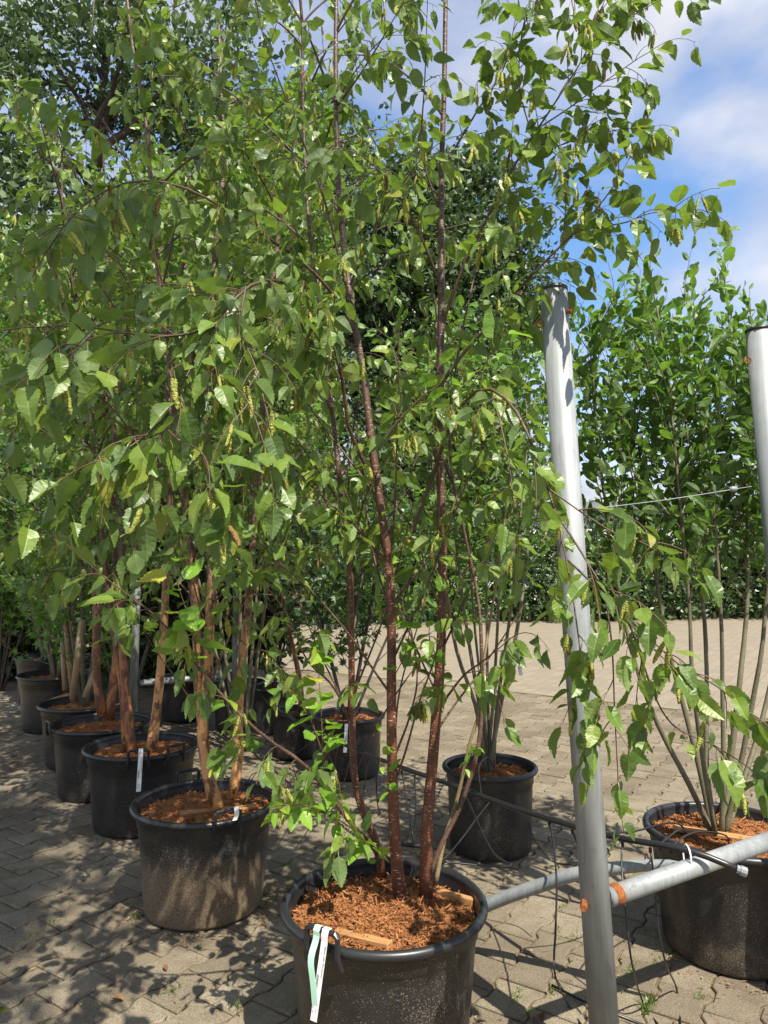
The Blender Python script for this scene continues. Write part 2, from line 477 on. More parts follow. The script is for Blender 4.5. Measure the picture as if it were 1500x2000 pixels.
# ------------------------------------------------------------------ mesh helpers
def mesh_np(name, V, F, mat=None, uv=None, smooth=True, mats=None, midx=None):
    """V (n,3), F list of (k,3)/(k,4) int arrays; uv per vertex (n,2)"""
    me = bpy.data.meshes.new(name)
    F = [np.asarray(f, dtype=np.int32) for f in F if len(f)]
    V = np.asarray(V, dtype=np.float32)
    loops = np.concatenate([f.ravel() for f in F])
    sizes = np.concatenate([np.full(len(f), f.shape[1], dtype=np.int32) for f in F])
    starts = np.concatenate([[0], np.cumsum(sizes)[:-1]]).astype(np.int32)
    me.vertices.add(len(V))
    me.vertices.foreach_set('co', V.ravel())
    me.loops.add(len(loops))
    me.loops.foreach_set('vertex_index', loops)
    me.polygons.add(len(sizes))
    me.polygons.foreach_set('loop_start', starts)
    if uv is not None:
        ul = me.uv_layers.new(name='UVMap')
        ul.data.foreach_set('uv', np.asarray(uv, dtype=np.float32)[loops].ravel())
    for mm in (mats or ([mat] if mat else [])): me.materials.append(mm)
    if midx is not None: me.polygons.foreach_set('material_index', np.asarray(midx, dtype=np.int32))
    me.polygons.foreach_set('use_smooth', np.full(len(sizes), bool(smooth)))
    me.update(calc_edges=True)
    return me
def link(name, me, parent=None, kind=None, loc=None):
    o = bpy.data.objects.new(name, me)
    COL.objects.link(o)
    if parent is not None: o.parent = parent
    if kind: o['kind'] = kind
    if loc is not None: o.location = loc
    return o
def thing(name, label, cat, loc, group=None):
    o = bpy.data.objects.new(name, None)
    COL.objects.link(o)
    o.location = loc
    o.empty_display_size = 0.1
    return tag(o, label, cat, group)
def tag(o, label, cat, group=None):
    o['label'] = label
    o['category'] = cat
    if group: o['group'] = group
    return o
def catmull(pts, n):
    pts = np.asarray(pts, float)
    q = np.vstack([2 * pts[0] - pts[1], pts, 2 * pts[-1] - pts[-2]])
    out = []
    for i in range(len(pts) - 1):
        p0, p1, p2, p3 = q[i], q[i + 1], q[i + 2], q[i + 3]
        t = np.linspace(0, 1, 12, endpoint=False)[:, None]
        out.append(0.5 * (2 * p1 + (p2 - p0) * t + (2 * p0 - 5 * p1 + 4 * p2 - p3) * t ** 2 + (3 * p1 - p0 - 3 * p2 + p3) * t ** 3))
    out = np.vstack(out + [pts[-1:]])
    s = np.concatenate([[0], np.cumsum(np.linalg.norm(np.diff(out, axis=0), axis=1))])
    return np.stack([np.interp(np.linspace(0, s[-1], n), s, out[:, k]) for k in range(3)], 1)
def unit(v):
    return v / np.maximum(np.linalg.norm(v, axis=-1, keepdims=True), 1e-9)
def tubes(polys, r, sides=6, cap=True):
    """polys (B,n,3), r (B,n): all tubes as one (V, quads)"""
    polys = np.asarray(polys, float)
    B, n, _ = polys.shape
    r = np.broadcast_to(np.asarray(r, float), (B, n))
    t = np.gradient(polys, axis=1)
    t = unit(t)
    ref = np.where(np.abs(t[:, :1, 2:3]) > 0.8, np.array([1.0, 0.07, 0]), np.array([0.05, 0.03, 1.0]))
    ref = np.broadcast_to(ref, t.shape)
    a = unit(np.cross(t, ref))
    b = np.cross(t, a)
    ang = np.linspace(0, 2 * np.pi, sides, endpoint=False)
    V = polys[:, :, None, :] + r[:, :, None, None] * (np.cos(ang)[None, None, :, None] * a[:, :, None, :] + np.sin(ang)[None, None, :, None] * b[:, :, None, :])
    V = V.reshape(-1, 3)
    i = np.arange(n - 1)[:, None] * sides
    j = np.arange(sides)[None, :]
    q = np.stack([i + j, i + (j + 1) % sides, i + sides + (j + 1) % sides, i + sides + j], -1).reshape(-1, 4)
    Q = (np.arange(B)[:, None, None] * n * sides + q[None]).reshape(-1, 4)
    F = [Q[:, ::-1]]
    if cap and sides == 4 or (cap and sides == 3): pass
    if cap:
        T = []
        for bb in range(B) if B <= 40 else []:
            o0 = bb * n * sides
            for k in range(1, sides - 1):
                T.append((o0, o0 + k, o0 + k + 1))
                o1 = o0 + (n - 1) * sides
                T.append((o1, o1 + k + 1, o1 + k))
        if T: F.append(np.array(T))
    return V, F
def tube_obj(name, pts, r, mat, parent=None, sides=10, n=None, root=None, kind=None, smooth_curve=True):
    pts = np.asarray(pts, float)
    if smooth_curve: pts = catmull(pts, n or max(8, len(pts) * 5))
    if root is not None: pts = pts - np.asarray(root)
    rr = np.interp(np.linspace(0, 1, len(pts)), np.linspace(0, 1, len(r)), r) if hasattr(r, '__len__') else np.full(len(pts), r)
    V, F = tubes(pts[None], rr[None], sides)
    return link(name, mesh_np(name, V, F, mat), parent, kind)
def join_geo(parts):
    Vs, F3, F4, off = [], [], [], 0
    for V, F in parts:
        Vs.append(np.asarray(V, float))
        for f in F:
            f = np.asarray(f)
            if len(f): (F3 if f.shape[1] == 3 else F4).append(f + off)
        off += len(V)
    F = []
    if F3: F.append(np.vstack(F3))
    if F4: F.append(np.vstack(F4))
    return np.vstack(Vs), F
def box_geo(c, s, R=None, bevel=0.0):
    x, y, z = [k / 2 for k in s]
    V = np.array([[a, b, d] for a in (-x, x) for b in (-y, y) for d in (-z, z)])
    if R is not None: V = V @ np.asarray(R).T
    return V + np.asarray(c), [np.array([[0, 1, 3, 2], [4, 6, 7, 5], [0, 4, 5, 1], [2, 3, 7, 6], [0, 2, 6, 4], [1, 5, 7, 3]])]
def lathe_geo(prof, seg=48, mod=None):
    prof = np.asarray(prof, float)
    n = len(prof)
    a = np.linspace(0, 2 * np.pi, seg, endpoint=False)
    R = np.repeat(prof[:, 0:1], seg, 1)
    if mod is not None: R = R + mod(prof[:, 1:2], a[None])
    V = np.stack([R * np.cos(a), R * np.sin(a), np.repeat(prof[:, 1:2], seg, 1)], -1).reshape(-1, 3)
    i = np.arange(n - 1)[:, None] * seg
    j = np.arange(seg)[None]
    Q = np.stack([i + j, i + (j + 1) % seg, i + seg + (j + 1) % seg, i + seg + j], -1).reshape(-1, 4)
    return V, [Q]

# ------------------------------------------------------------------ leaf shapes (x across, y along, z = upper side)
def leaf_shape(kind, var, lod=0):
    rg = np.random.default_rng(100 + var)
    fold = [0.36, 0.20, 0.52, 0.12][var % 4]
    curl = [0.22, 0.36, 0.12, -0.10][var % 4]
    twist = [0.22, -0.3, 0.08, 0.35][var % 4]
    V, UV, T = [], [], []
    def add(x, y, z0=0.0):
        z = z0 + fold * abs(x) - curl * y * y + twist * x * y
        z += 0.03 * math.sin(9 * y + 2 * var) * min(1, abs(x) * 5)
        V.append((x, y, z))
        UV.append((0.5 + x, y))
        return len(V) - 1
    if kind in ('birch', 'elliptic', 'magnolia'):
        if kind == 'birch': a, b, wmax, tooth = 0.50, 0.95, 0.29, 0.06
        elif kind == 'elliptic': a, b, wmax, tooth = 0.62, 0.60, 0.23, 0.0
        else: a, b, wmax, tooth = 0.7, 0.55, 0.19, 0.0
        tm = a / (a + b)
        nrm = tm ** a * (1 - tm) ** b
        wf = lambda t: wmax * (max(t, 0) ** a) * (max(1 - t, 0) ** b) / nrm
        rows = {0: 5 if tooth else 6, 1: 4, 2: 2}[lod]
        mids = [add(0, i / rows) for i in range(rows + 1)]
        for s in (-1, 1):
            if tooth and lod == 0:
                prev = mids[0]
                for i in range(rows):
                    last = i == rows - 1
                    jt = 1 + 0.05 * rg.standard_normal(2)
                    pts = []
                    for q, (f0, f1) in enumerate(((0.28, 0.46), (0.76, 0.96))):
                        t0, t1 = (i + f0) / rows, (i + f1) / rows
                        pts.append(add(s * wf(t0) * (1 + tooth) * jt[q], t0 + 0.028))
                        pts.append(add(s * wf(t1) * (1 - tooth * 0.7), t1 - 0.012) if not (last and q) else mids[-1])
                    T += [(mids[i], prev, pts[0]), (mids[i], pts[0], pts[1]), (mids[i], pts[1], mids[i + 1]), (mids[i + 1], pts[1], pts[2])]
                    if pts[3] != mids[i + 1]: T.append((mids[i + 1], pts[2], pts[3]))
                    prev = pts[3]
            else:
                prev = mids[0]
                for i in range(rows):
                    t0 = (i + 0.6) / rows
                    p = add(s * wf(t0), t0)
                    if prev != mids[0] or True:
                        if prev == mids[i]: T.append((mids[i], p, mids[i + 1]))
                        else: T += [(mids[i], prev, p), (mids[i], p, mids[i + 1])]
                    prev = p
    elif kind in ('maple', 'lobed'):
        n = 5 if kind == 'maple' else 7
        c = add(0, 0.35)
        angs = np.linspace(-2.2, 2.2, n)
        lens = {5: [0.42, 0.62, 0.72, 0.62, 0.42], 7: [0.34, 0.45, 0.5, 0.62, 0.5, 0.45, 0.34]}[n]
        ring = [add(-0.06, 0.0)]
        for k, (an, ln) in enumerate(zip(angs, lens)):
            for da, f in ((-0.26, 0.62), (0.0, 1.0), (0.26, 0.62)):
                ring.append(add(math.sin(an + da) * ln * f, 0.35 + math.cos(an + da) * ln * f))
            if k < n - 1:
                am = (an + angs[k + 1]) / 2
                ring.append(add(math.sin(am) * 0.24, 0.35 + math.cos(am) * 0.24))
        ring.append(add(0.06, 0.0))
        for k in range(len(ring) - 1): T.append((c, ring[k], ring[k + 1]))
        V = [(x, y, z) for x, y, z in V]
    elif kind == 'clump':      # a spray of three small leaves for far crowns
        for k in range(3):
            an = rg.uniform(0, 6.28)
            cx, cy, cz = rg.uniform(-0.45, 0.45, 3)
            d = rg.standard_normal(3); d /= np.linalg.norm(d)
            e = np.cross(d, rg.standard_normal(3)); e /= np.linalg.norm(e)
            c0 = np.array([cx, cy, cz])
            i0 = len(V)
            for q in (c0 - d * 0.5, c0 + e * 0.26, c0 + d * 0.5, c0 - e * 0.26):
                V.append(tuple(q)); UV.append((0.5, 0.5))
            T += [(i0, i0 + 1, i0 + 2), (i0, i0 + 2, i0 + 3)]
        return np.array(V), np.array(T), np.array(UV)
    # stalk: a short thin bent strip behind the blade
    if lod < 2:
        pl = {'birch': 0.30, 'elliptic': 0.22, 'magnolia': 0.12, 'maple': 0.6, 'lobed': 0.4}[kind]
        i0 = len(V)
        for (x, y, z) in ((-0.014, 0.02, 0.0), (0.014, 0.02, 0.0), (-0.012, -pl * 0.5, 0.03), (0.012, -pl * 0.5, 0.03), (-0.014, -pl, 0.0), (0.014, -pl, 0.0)):
            V.append((x, y, z)); UV.append((0.5, min(y, 0) - 0.02))
        T += [(i0, i0 + 2, i0 + 1), (i0 + 1, i0 + 2, i0 + 3), (i0 + 2, i0 + 4, i0 + 3), (i0 + 3, i0 + 4, i0 + 5)]
    V, T, UV = np.array(V), np.array(T), np.array(UV)
    # all faces up
    nn = np.cross(V[T[:, 1]] - V[T[:, 0]], V[T[:, 2]] - V[T[:, 0]])
    T[nn[:, 2] < 0] = T[nn[:, 2] < 0][:, ::-1]
    return V, T, UV
SHAPES = {}
def shapes(kind, lod):
    if (kind, lod) not in SHAPES: SHAPES[(kind, lod)] = [leaf_shape(kind, v, lod) for v in range(4)]
    return SHAPES[(kind, lod)]
LEAFMESH = {}
def leaf_mesh(kind, var, mat):
    k = (kind, var, mat)
    if k not in LEAFMESH:
        V, T, UV = shapes(kind, 0)[var]
        LEAFMESH[k] = mesh_np('leaf', V, [T], M[mat], UV, smooth=False)
    return LEAFMESH[k]
def frames(l, nref):
    l = unit(l)
    n = unit(nref - (nref * l).sum(-1, keepdims=True) * l)
    x = np.cross(l, n)
    return np.stack([x, l, n], -1)          # columns
def bulk(name, pos, R, size, kind, lod, mat, parent, root, rng):
    var = rng.integers(0, 4, len(pos))
    Vs, Fs, UVs, off = [], [], [], 0
    for v in range(4):
        k = np.nonzero(var == v)[0]
        if not len(k): continue
        V, T, UV = shapes(kind, lod)[v]
        W_ = np.einsum('kij,nj->kni', R[k], V) * size[k][:, None, None] + pos[k][:, None, :]
        Vs.append(W_.reshape(-1, 3))
        Fs.append((T[None] + (np.arange(len(k)) * len(V))[:, None, None]).reshape(-1, 3) + off)
        UVs.append(np.tile(UV, (len(k), 1)))
        off += len(k) * len(V)
    V = np.vstack(Vs) - np.asarray(root)
    return link(name, mesh_np(name, V, [np.vstack(Fs)], M[mat], np.vstack(UVs), smooth=False), parent, 'stuff')
def place_leaves(pos, R, size, kind, lod, mat, parent, root, rng, singles=300, name='leaf', bulkname='foliage'):
    """the leaves that show largest become objects of their own, the rest one mesh"""
    if not len(pos): return
    px, py, z = project(pos)
    inside = (px > -20) & (px < 1520) & (py > -20) & (py < 2020) & (z < 50)
    key = np.where(inside, z / size, 1e9)
    order = np.argsort(key)
    ns = min(singles, int(inside.sum()))
    var = rng.integers(0, 4, ns)
    rt = np.asarray(root)
    for q, k in enumerate(order[:ns]):
        o = bpy.data.objects.new(name, leaf_mesh(kind, int(var[q]), mat))
        mw = np.eye(4)
        mw[:3, :3] = R[k] * size[k]
        mw[:3, 3] = pos[k] - rt
        o.parent = parent
        o.matrix_local = Matrix(mw.tolist())
        COL.objects.link(o)
    rest = order[ns:]
    if len(rest): bulk(bulkname, pos[rest], R[rest], size[rest], kind, lod, mat, parent, root, rng)

# ------------------------------------------------------------------ growth
def grow(start, d, length, n, grav, wob, rng):
    """start (B,3), d (B,3), length (B,) -> (B,n+1,3); grav bends down (+) or up (-) towards the tip"""
    d = unit(d)
    p = start.copy()
    out = [p.copy()]
    for i in range(n):
        d = unit(d + np.array([0, 0, -1.0]) * (grav * (0.4 + 1.2 * i / n) / n * 2)[:, None] + rng.standard_normal(d.shape) * wob)
        p = p + d * (length / n)[:, None]
        out.append(p.copy())
    return np.stack(out, 1)
def sample_along(polys, spacing, t0, rng, jitter=0.35):
    """points along polylines; returns idx, t, pos, tangent"""
    seg = np.diff(polys, axis=1)
    ln = np.linalg.norm(seg, axis=2).sum(1)
    idx, tt = [], []
    for b, Ln in enumerate(ln):
        k = max(1, int(Ln * (1 - t0) / spacing))
        t = t0 + (1 - t0) * (np.arange(k) + 0.5 + rng.uniform(-jitter, jitter, k)) / k
        idx.append(np.full(k, b)); tt.append(t)
    idx, tt = np.concatenate(idx), np.concatenate(tt)
    n = polys.shape[1] - 1
    f = np.clip(tt, 0, 0.999) * n
    i = f.astype(int)
    u = (f - i)[:, None]
    pos = polys[idx, i] * (1 - u) + polys[idx, i + 1] * u
    tan = unit(polys[idx, i + 1] - polys[idx, i])
    return idx, tt, pos, tan
def side_dirs(tan, rng, parity=None):
    k = len(tan)
    ref = np.where(np.abs(tan[:, 2:3]) > 0.85, np.array([1.0, 0, 0]), np.array([0, 0, 1.0]))
    a = unit(np.cross(tan, ref))
    b = np.cross(tan, a)
    ang = rng.uniform(0, 2 * np.pi, k) if parity is None else parity * np.pi + rng.normal(0, 0.7, k)
    return a * np.cos(ang)[:, None] + b * np.sin(ang)[:, None]
def taper(B, n, r0, r1):
    return np.asarray(r0)[:, None] + (np.asarray(r1) - np.asarray(r0))[:, None] * np.linspace(0, 1, n)[None]

UP = np.array([0, 0, 1.0])
def leaves_on(twigs, spacing, t0, size, rng, droop=1.0, spread=0.8, up_ref=0.7, stalk=0.3, two=0.0):
    idx, tt, pos, tan = sample_along(twigs, spacing, t0, rng)
    par = np.arange(len(idx)) % 2
    s = side_dirs(tan, rng, par)
    l = tan * 0.55 + s * spread - UP * droop + rng.standard_normal(tan.shape) * 0.25
    nref = UP * up_ref + s * 0.5 - tan * 0.1 + rng.standard_normal(tan.shape) * 0.45
    sz = size * np.clip(rng.normal(1.0, 0.2, len(idx)), 0.5, 1.5) * (1 - 0.25 * (tt - 0.5))
    if two:
        k = rng.random(len(idx)) < two
        l2 = tan[k] * 0.3 - s[k] * spread - UP * droop + rng.standard_normal(tan[k].shape) * 0.35
        n2 = UP * up_ref - s[k] * 0.5 + rng.standard_normal(tan[k].shape) * 0.45
        pos, l, nref, sz = np.vstack([pos, pos[k]]), np.vstack([l, l2]), np.vstack([nref, n2]), np.concatenate([sz, sz[k] * rng.uniform(0.7, 1.1, k.sum())])
    R = frames(l, nref)
    pos = pos + R[:, :, 1] * (sz * stalk)[:, None]
    return pos, R, sz

def catkin_mesh():
    rings, sides = 7, 6
    V, UV, F = [], [], []
    for i in range(rings):
        t = i / (rings - 1)
        r = 0.112 * (math.sin(math.pi * (0.12 + 0.82 * t)) ** 0.6) * (1.0 if i % 2 else 0.86)
        cx = 0.10 * math.sin(t * 2.2)
        for k in range(sides):
            a = 2 * math.pi * (k + 0.5 * (i % 2)) / sides
            V.append((cx + r * math.cos(a), t, r * math.sin(a)))
            UV.append((k / sides, t))
    for i in range(rings - 1):
        for k in range(sides):
            F.append((i * sides + k, (i + 1) * sides + k, (i + 1) * sides + (k + 1) % sides, i * sides + (k + 1) % sides))
    i0 = len(V)
    for (x, y, z) in ((-0.012, 0.03, 0), (0.012, 0.03, 0), (-0.012, -0.3, 0.05), (0.012, -0.3, 0.05)):
        V.append((x, y, z)); UV.append((0.5, 0))
    F.append((i0, i0 + 1, i0 + 3, i0 + 2))
    return np.array(V), np.array(F), np.array(UV)
CK = catkin_mesh()
CK_ME = mesh_np('catkin', CK[0], [CK[1]], M['catkin'], CK[2])
def place_catkins(pos, R, size, parent, root, singles):
    px, py, z = project(pos)
    inside = (px > -20) & (px < 1520) & (py > -20) & (py < 2020)
    order = np.argsort(np.where(inside, z, 1e9))
    ns = min(singles, int(inside.sum()))
    rt = np.asarray(root)
    for k in order[:ns]:
        o = bpy.data.objects.new('catkin', CK_ME)
        mw = np.eye(4)
        mw[:3, :3] = R[k] * size[k]
        mw[:3, 3] = pos[k] - rt
        o.parent = parent
        o.matrix_local = Matrix(mw.tolist())
        COL.objects.link(o)
    k = order[ns:]
    if len(k):
        V, F, UV = CK
        Wv = np.einsum('kij,nj->kni', R[k], V) * size[k][:, None, None] + pos[k][:, None, :]
        Q = (F[None] + (np.arange(len(k)) * len(V))[:, None, None]).reshape(-1, 4)
        link('catkins', mesh_np('catkins', Wv.reshape(-1, 3) - rt, [Q], M['catkin'], np.tile(UV, (len(k), 1))), parent, 'stuff')

def auto_branches(stem, r_of, zmin, zmax, spacing, lengths, elev, rng, grav, n=10, az_bias=None):
    """branches leaving a stem between two heights, turning round it by the golden angle"""
    s = catmull(stem, 60)
    idx, tt, pos, tan = sample_along(s[None], spacing, 0.02, rng, 0.2)
    k = (pos[:, 2] > zmin) & (pos[:, 2] < zmax)
    pos, tan, tt = pos[k], tan[k], tt[k]
    if not len(pos): return np.zeros((0, n + 1, 3)), np.zeros(0)
    az = np.arange(len(pos)) * 2.399 + rng.uniform(0, 6.28) + rng.normal(0, 0.3, len(pos))
    el = np.radians(elev + rng.normal(0, 8, len(pos)))
    d = np.stack([np.cos(az) * np.cos(el), np.sin(az) * np.cos(el), np.sin(el)], 1) + tan * 0.25
    h = (pos[:, 2] - zmin) / max(zmax - zmin, 0.01)
    ln = np.interp(h, np.linspace(0, 1, len(lengths)), lengths) * rng.uniform(0.7, 1.25, len(pos))
    return grow(pos, d, ln, n, np.full(len(pos), grav) * rng.uniform(0.5, 1.5, len(pos)), 0.05, rng), ln

# ================================================================== the setting
# paving axes: courses run along CV, stones lie side by side along CU
CV = np.array([0.555, 0.832])
CU = np.array([0.832, -0.555])
def uv2xy(u, v):
    return np.array([CU[0] * u + CV[0] * v, CU[1] * u + CV[1] * v])
U0, U1, V0, V1 = -7.26, 1.815, 0.0, 8.0
def build_ground():
    big = 400.0
    c = [(-big, -big), (big, -big), (big, big), (-big, big)]
    h = [uv2xy(u, v) for u, v in ((U0, V0), (U1, V0), (U1, V1), (U0, V1))]
    # outer sheet with an opening where the single stones lie, and the sand bed in the opening
    h = sorted([tuple(q) for q in h], key=lambda q: math.atan2(q[1] - 3, q[0] + 1))
    V = [(x, y, 0.0) for x, y in c] + [(x, y, 0.0) for x, y in h] + [(x, y, -0.0115) for x, y in h]
    c0 = [math.atan2(y - 3, x + 1) for x, y in c]
    F3, F4 = [], []
    # match each opening corner with the nearest-turning outer corner
    F4 += [(0, 1, 5, 4), (1, 2, 6, 5), (2, 3, 7, 6), (3, 0, 4, 7)]
    for k in range(4): F4.append((4 + k, 4 + (k + 1) % 4, 8 + (k + 1) % 4, 8 + k))
    F4.append((8, 9, 10, 11))
    idx = [0] * 8 + [1]
    me = mesh_np('ground', np.array(V), [np.array(F4)], mats=[M['yard_paving'], M['joint_sand']], midx=idx, smooth=False)
    o = link('ground', me, None, 'structure')
    o['label'] = 'pale interlocking paving of the nursery yard'
    return o
ground = build_ground()

def paver_mesh():
    Lh, Wh, a = 0.1, 0.0825, 0.0095
    # wide at both ends, narrow waist
    prof = [(-Lh, a), (-0.066, a), (-0.036, -a), (0.036, -a), (0.066, a), (Lh, a)]
    g = 0.0040
    out = [(Wh + w - g, v + (g if v < -0.09 else -g if v > 0.09 else 0)) for v, w in prof] + [(-(Wh + w - g), v + (g if v < -0.09 else -g if v > 0.09 else 0)) for v, w in prof[::-1]]
    n = len(out)
    V = []
    for ins, z in ((0.0, -0.016), (0.0, -0.0045), (0.0045, 0.0)):
        for (x, y) in out:
            V.append((x - math.copysign(ins, x), y - math.copysign(ins, y) * (1 if abs(y) > 0.09 else 0.0), z))
    F = []
    for r in range(2):
        for k in range(n):
            F.append((r * n + k, r * n + (k + 1) % n, (r + 1) * n + (k + 1) % n, (r + 1) * n + k))
    V = np.array(V)
    t = 2 * n
    top = [(t + 0, t + 1, t + 10, t + 11), (t + 1, t + 2, t + 9, t + 10), (t + 2, t + 3, t + 8, t + 9), (t + 3, t + 4, t + 7, t + 8), (t + 4, t + 5, t + 6, t + 7)]
    return V, np.array(F + top)
PV, PF = paver_mesh()
PAVER_ME = mesh_np('paver', PV, [PF], M['paver_stone'], smooth=False)
def build_pavers():
    rg = np.random.default_rng(5)
    items = []
    ncol = int(round((U1 - U0) / 0.165))
    for i in range(ncol):
        off = 0.1 if i % 2 else 0.0
        for j in range(-1, int((V1 - V0) / 0.2) + 1):
            u = U0 + 0.0825 + i * 0.165
            v = V0 + 0.1 + off + j * 0.2
            if v < V0 + 0.09 or v > V1 - 0.09: continue
            items.append((*uv2xy(u, v),))
    items = np.array(items)
    p3 = np.column_stack([items, np.zeros(len(items))])
    px, py, z = project(p3)
    vis = (px > -60) & (px < 1560) & (py > 1200) & (py < 2060)
    p3, z, vis = p3[vis], z[vis], vis[vis]
    order = np.argsort(z)
    ang = math.atan2(CU[1], CU[0])
    n = len(p3)
    tilt = rg.normal(0, 0.011, (n, 2))
    dz = rg.normal(-0.002, 0.0018, n)
    ca, sa = math.cos(ang), math.sin(ang)
    VV, FF, off = [], [], 0
    for q, k in enumerate(order):
        Rm = Matrix.Rotation(tilt[k, 0], 3, 'X') @ Matrix.Rotation(tilt[k, 1], 3, 'Y') @ Matrix.Rotation(ang + rg.normal(0, 0.014), 3, 'Z')
        if q < 300:
            o = bpy.data.objects.new('paver', PAVER_ME)
            o.parent = ground
            mm = Rm.to_4x4()
            mm.translation = (p3[k, 0], p3[k, 1], dz[k])
            o.matrix_local = mm
            COL.objects.link(o)
        else:
            VV.append(PV @ np.array(Rm).T + p3[k] + np.array([0, 0, dz[k]]))
            FF.append(PF + off)
            off += len(PV)
    link('pavers', mesh_np('pavers', np.vstack(VV), [np.vstack(FF)], M['paver_stone'], smooth=False), ground, 'stuff')
build_pavers()

# ================================================================== pots
POT_H = 0.455
def mulch_obj(root, Rm, z, seed, label, chips, mound=0.02):
    rg = np.random.default_rng(seed)
    nr, ns = 14, 40
    V = [(0, 0, mound)]
    ph = rg.uniform(0, 6.28, 6)
    def hh(x, y):
        r = math.hypot(x, y) / Rm
        return mound * (1 - r * r) + 0.006 * math.sin(31 * x + ph[0]) * math.sin(27 * y + ph[1]) + 0.005 * math.sin(60 * x + 40 * y + ph[2])
    for i in range(1, nr + 1):
        for k in range(ns):
            a = 2 * math.pi * k / ns
            r = Rm * i / nr
            x, y = r * math.cos(a), r * math.sin(a)
            V.append((x, y, hh(x, y) + rg.normal(0, 0.0018)))
    F3 = [(0, 1 + k, 1 + (k + 1) % ns) for k in range(ns)]
    F4 = []
    for i in range(nr - 1):
        for k in range(ns):
            a, b = 1 + i * ns + k, 1 + i * ns + (k + 1) % ns
            F4.append((a, a + ns, b + ns, b))
    geo = [(np.array(V), [np.array(F3), np.array(F4)])]
    # shreds of bark lying about
    r = Rm * np.sqrt(rg.random(chips)) * 0.985
    a = rg.uniform(0, 2 * np.pi, chips)
    x, y = r * np.cos(a), r * np.sin(a)
    zz = np.array([hh(p, q) for p, q in zip(x, y)]) + 0.003
    az = rg.uniform(0, 2 * np.pi, chips)
    el = rg.normal(0, 0.35, chips)
    d = np.stack([np.cos(az) * np.cos(el), np.sin(az) * np.cos(el), np.sin(el)], 1)
    s = unit(np.cross(d, UP + rg.standard_normal((chips, 3)) * 0.4))
    ln = rg.gamma(2.0, 0.0045, chips) + 0.004
    wd = rg.uniform(0.0008, 0.0026, chips)
    c = np.stack([x, y, zz], 1)
    q = np.stack([c - d * ln[:, None] - s * wd[:, None], c - d * ln[:, None] + s * wd[:, None], c + d * ln[:, None] + s * wd[:, None], c + d * ln[:, None] - s * wd[:, None]], 1).reshape(-1, 3)
    geo.append((q, [np.arange(chips * 4).reshape(-1, 4)]))
    Vv, F = join_geo(geo)
    o = link('bark_mulch', mesh_np('bark_mulch', Vv, F, M['mulch'], smooth=False), None, 'stuff', (root[0], root[1], z))
    tag(o, label, 'mulch')
    return o
def pot(label, x, y, Rt=0.31, H=POT_H, mat='pot_clean', handles=(), flutes=0, taper_=0.80, mulch=None, chips=300, seed=1, sink=0.055, group=None):
    t = thing('plant_pot', label, 'pot', (x, y, 0), group)
    rb = Rt * taper_
    band = H - 0.085
    rw = lambda z: rb + (Rt - 0.022 - rb) * z / H
    prof = [(rb - 0.03, 0.012), (rb - 0.012, 0.002), (rb - 0.003, 0.008)]
    prof += [(rw(z), z) for z in np.linspace(0.02, band, 9)]
    prof += [(rw(band) + 0.006, band + 0.006), (rw(H) + 0.004, H - 0.026)]
    mod = None
    if flutes:
        mod = lambda z, a: -0.005 * np.where((z > 0.03) & (z < band - 0.005), 1, 0) * (np.cos(a * flutes) > 0.55) * np.ones_like(z)
    V, F = lathe_geo(prof, 96 if flutes else 64, mod)
    link('shell', mesh_np('shell', V, F, M[mat]), t)
    rr = 0.0145
    rim = [(Rt - 0.022 + 0.004, H - 0.027)] + [(Rt - 0.008 + rr * math.cos(a), H - 0.013 + rr * math.sin(a)) for a in np.radians(np.linspace(-110, 200, 14))]
    rim += [(Rt - 0.024, H - 0.03), (Rt - 0.034, H - sink - 0.03)]
    V, F = lathe_geo(rim, 72)
    link('rim', mesh_np('rim', V, F, M['black_plastic']), t)
    for a in handles:
        ca, sa = math.cos(a), math.sin(a)
        er, et = np.array([ca, sa, 0]), np.array([-sa, ca, 0])
        Rr = Rt + 0.012
        hw = 0.052
        pts = [er * (Rr - 0.012) - et * (hw + 0.006) + UP * (H - 0.055), er * Rr - et * hw + UP * (H - 0.02), er * Rr - et * hw + UP * (H + 0.034), er * Rr - et * (hw - 0.008) + UP * (H + 0.042),
               er * Rr + et * (hw - 0.008) + UP * (H + 0.042), er * Rr + et * hw + UP * (H + 0.034), er * Rr + et * hw + UP * (H - 0.02), er * (Rr - 0.012) + et * (hw + 0.006) + UP * (H - 0.055)]
        pts = np.array(pts)
        Vh, Fh = tubes(pts[None], np.full((1, 8), 0.0088), 6)
        link('handle', mesh_np('handle', Vh, Fh, M['black_plastic'], smooth=False), t)
    if mulch: mulch_obj((x, y), Rt - 0.032, H - sink, seed, mulch, chips)
    return t
def ang_to(dx, dy): return math.atan2(dy, dx)

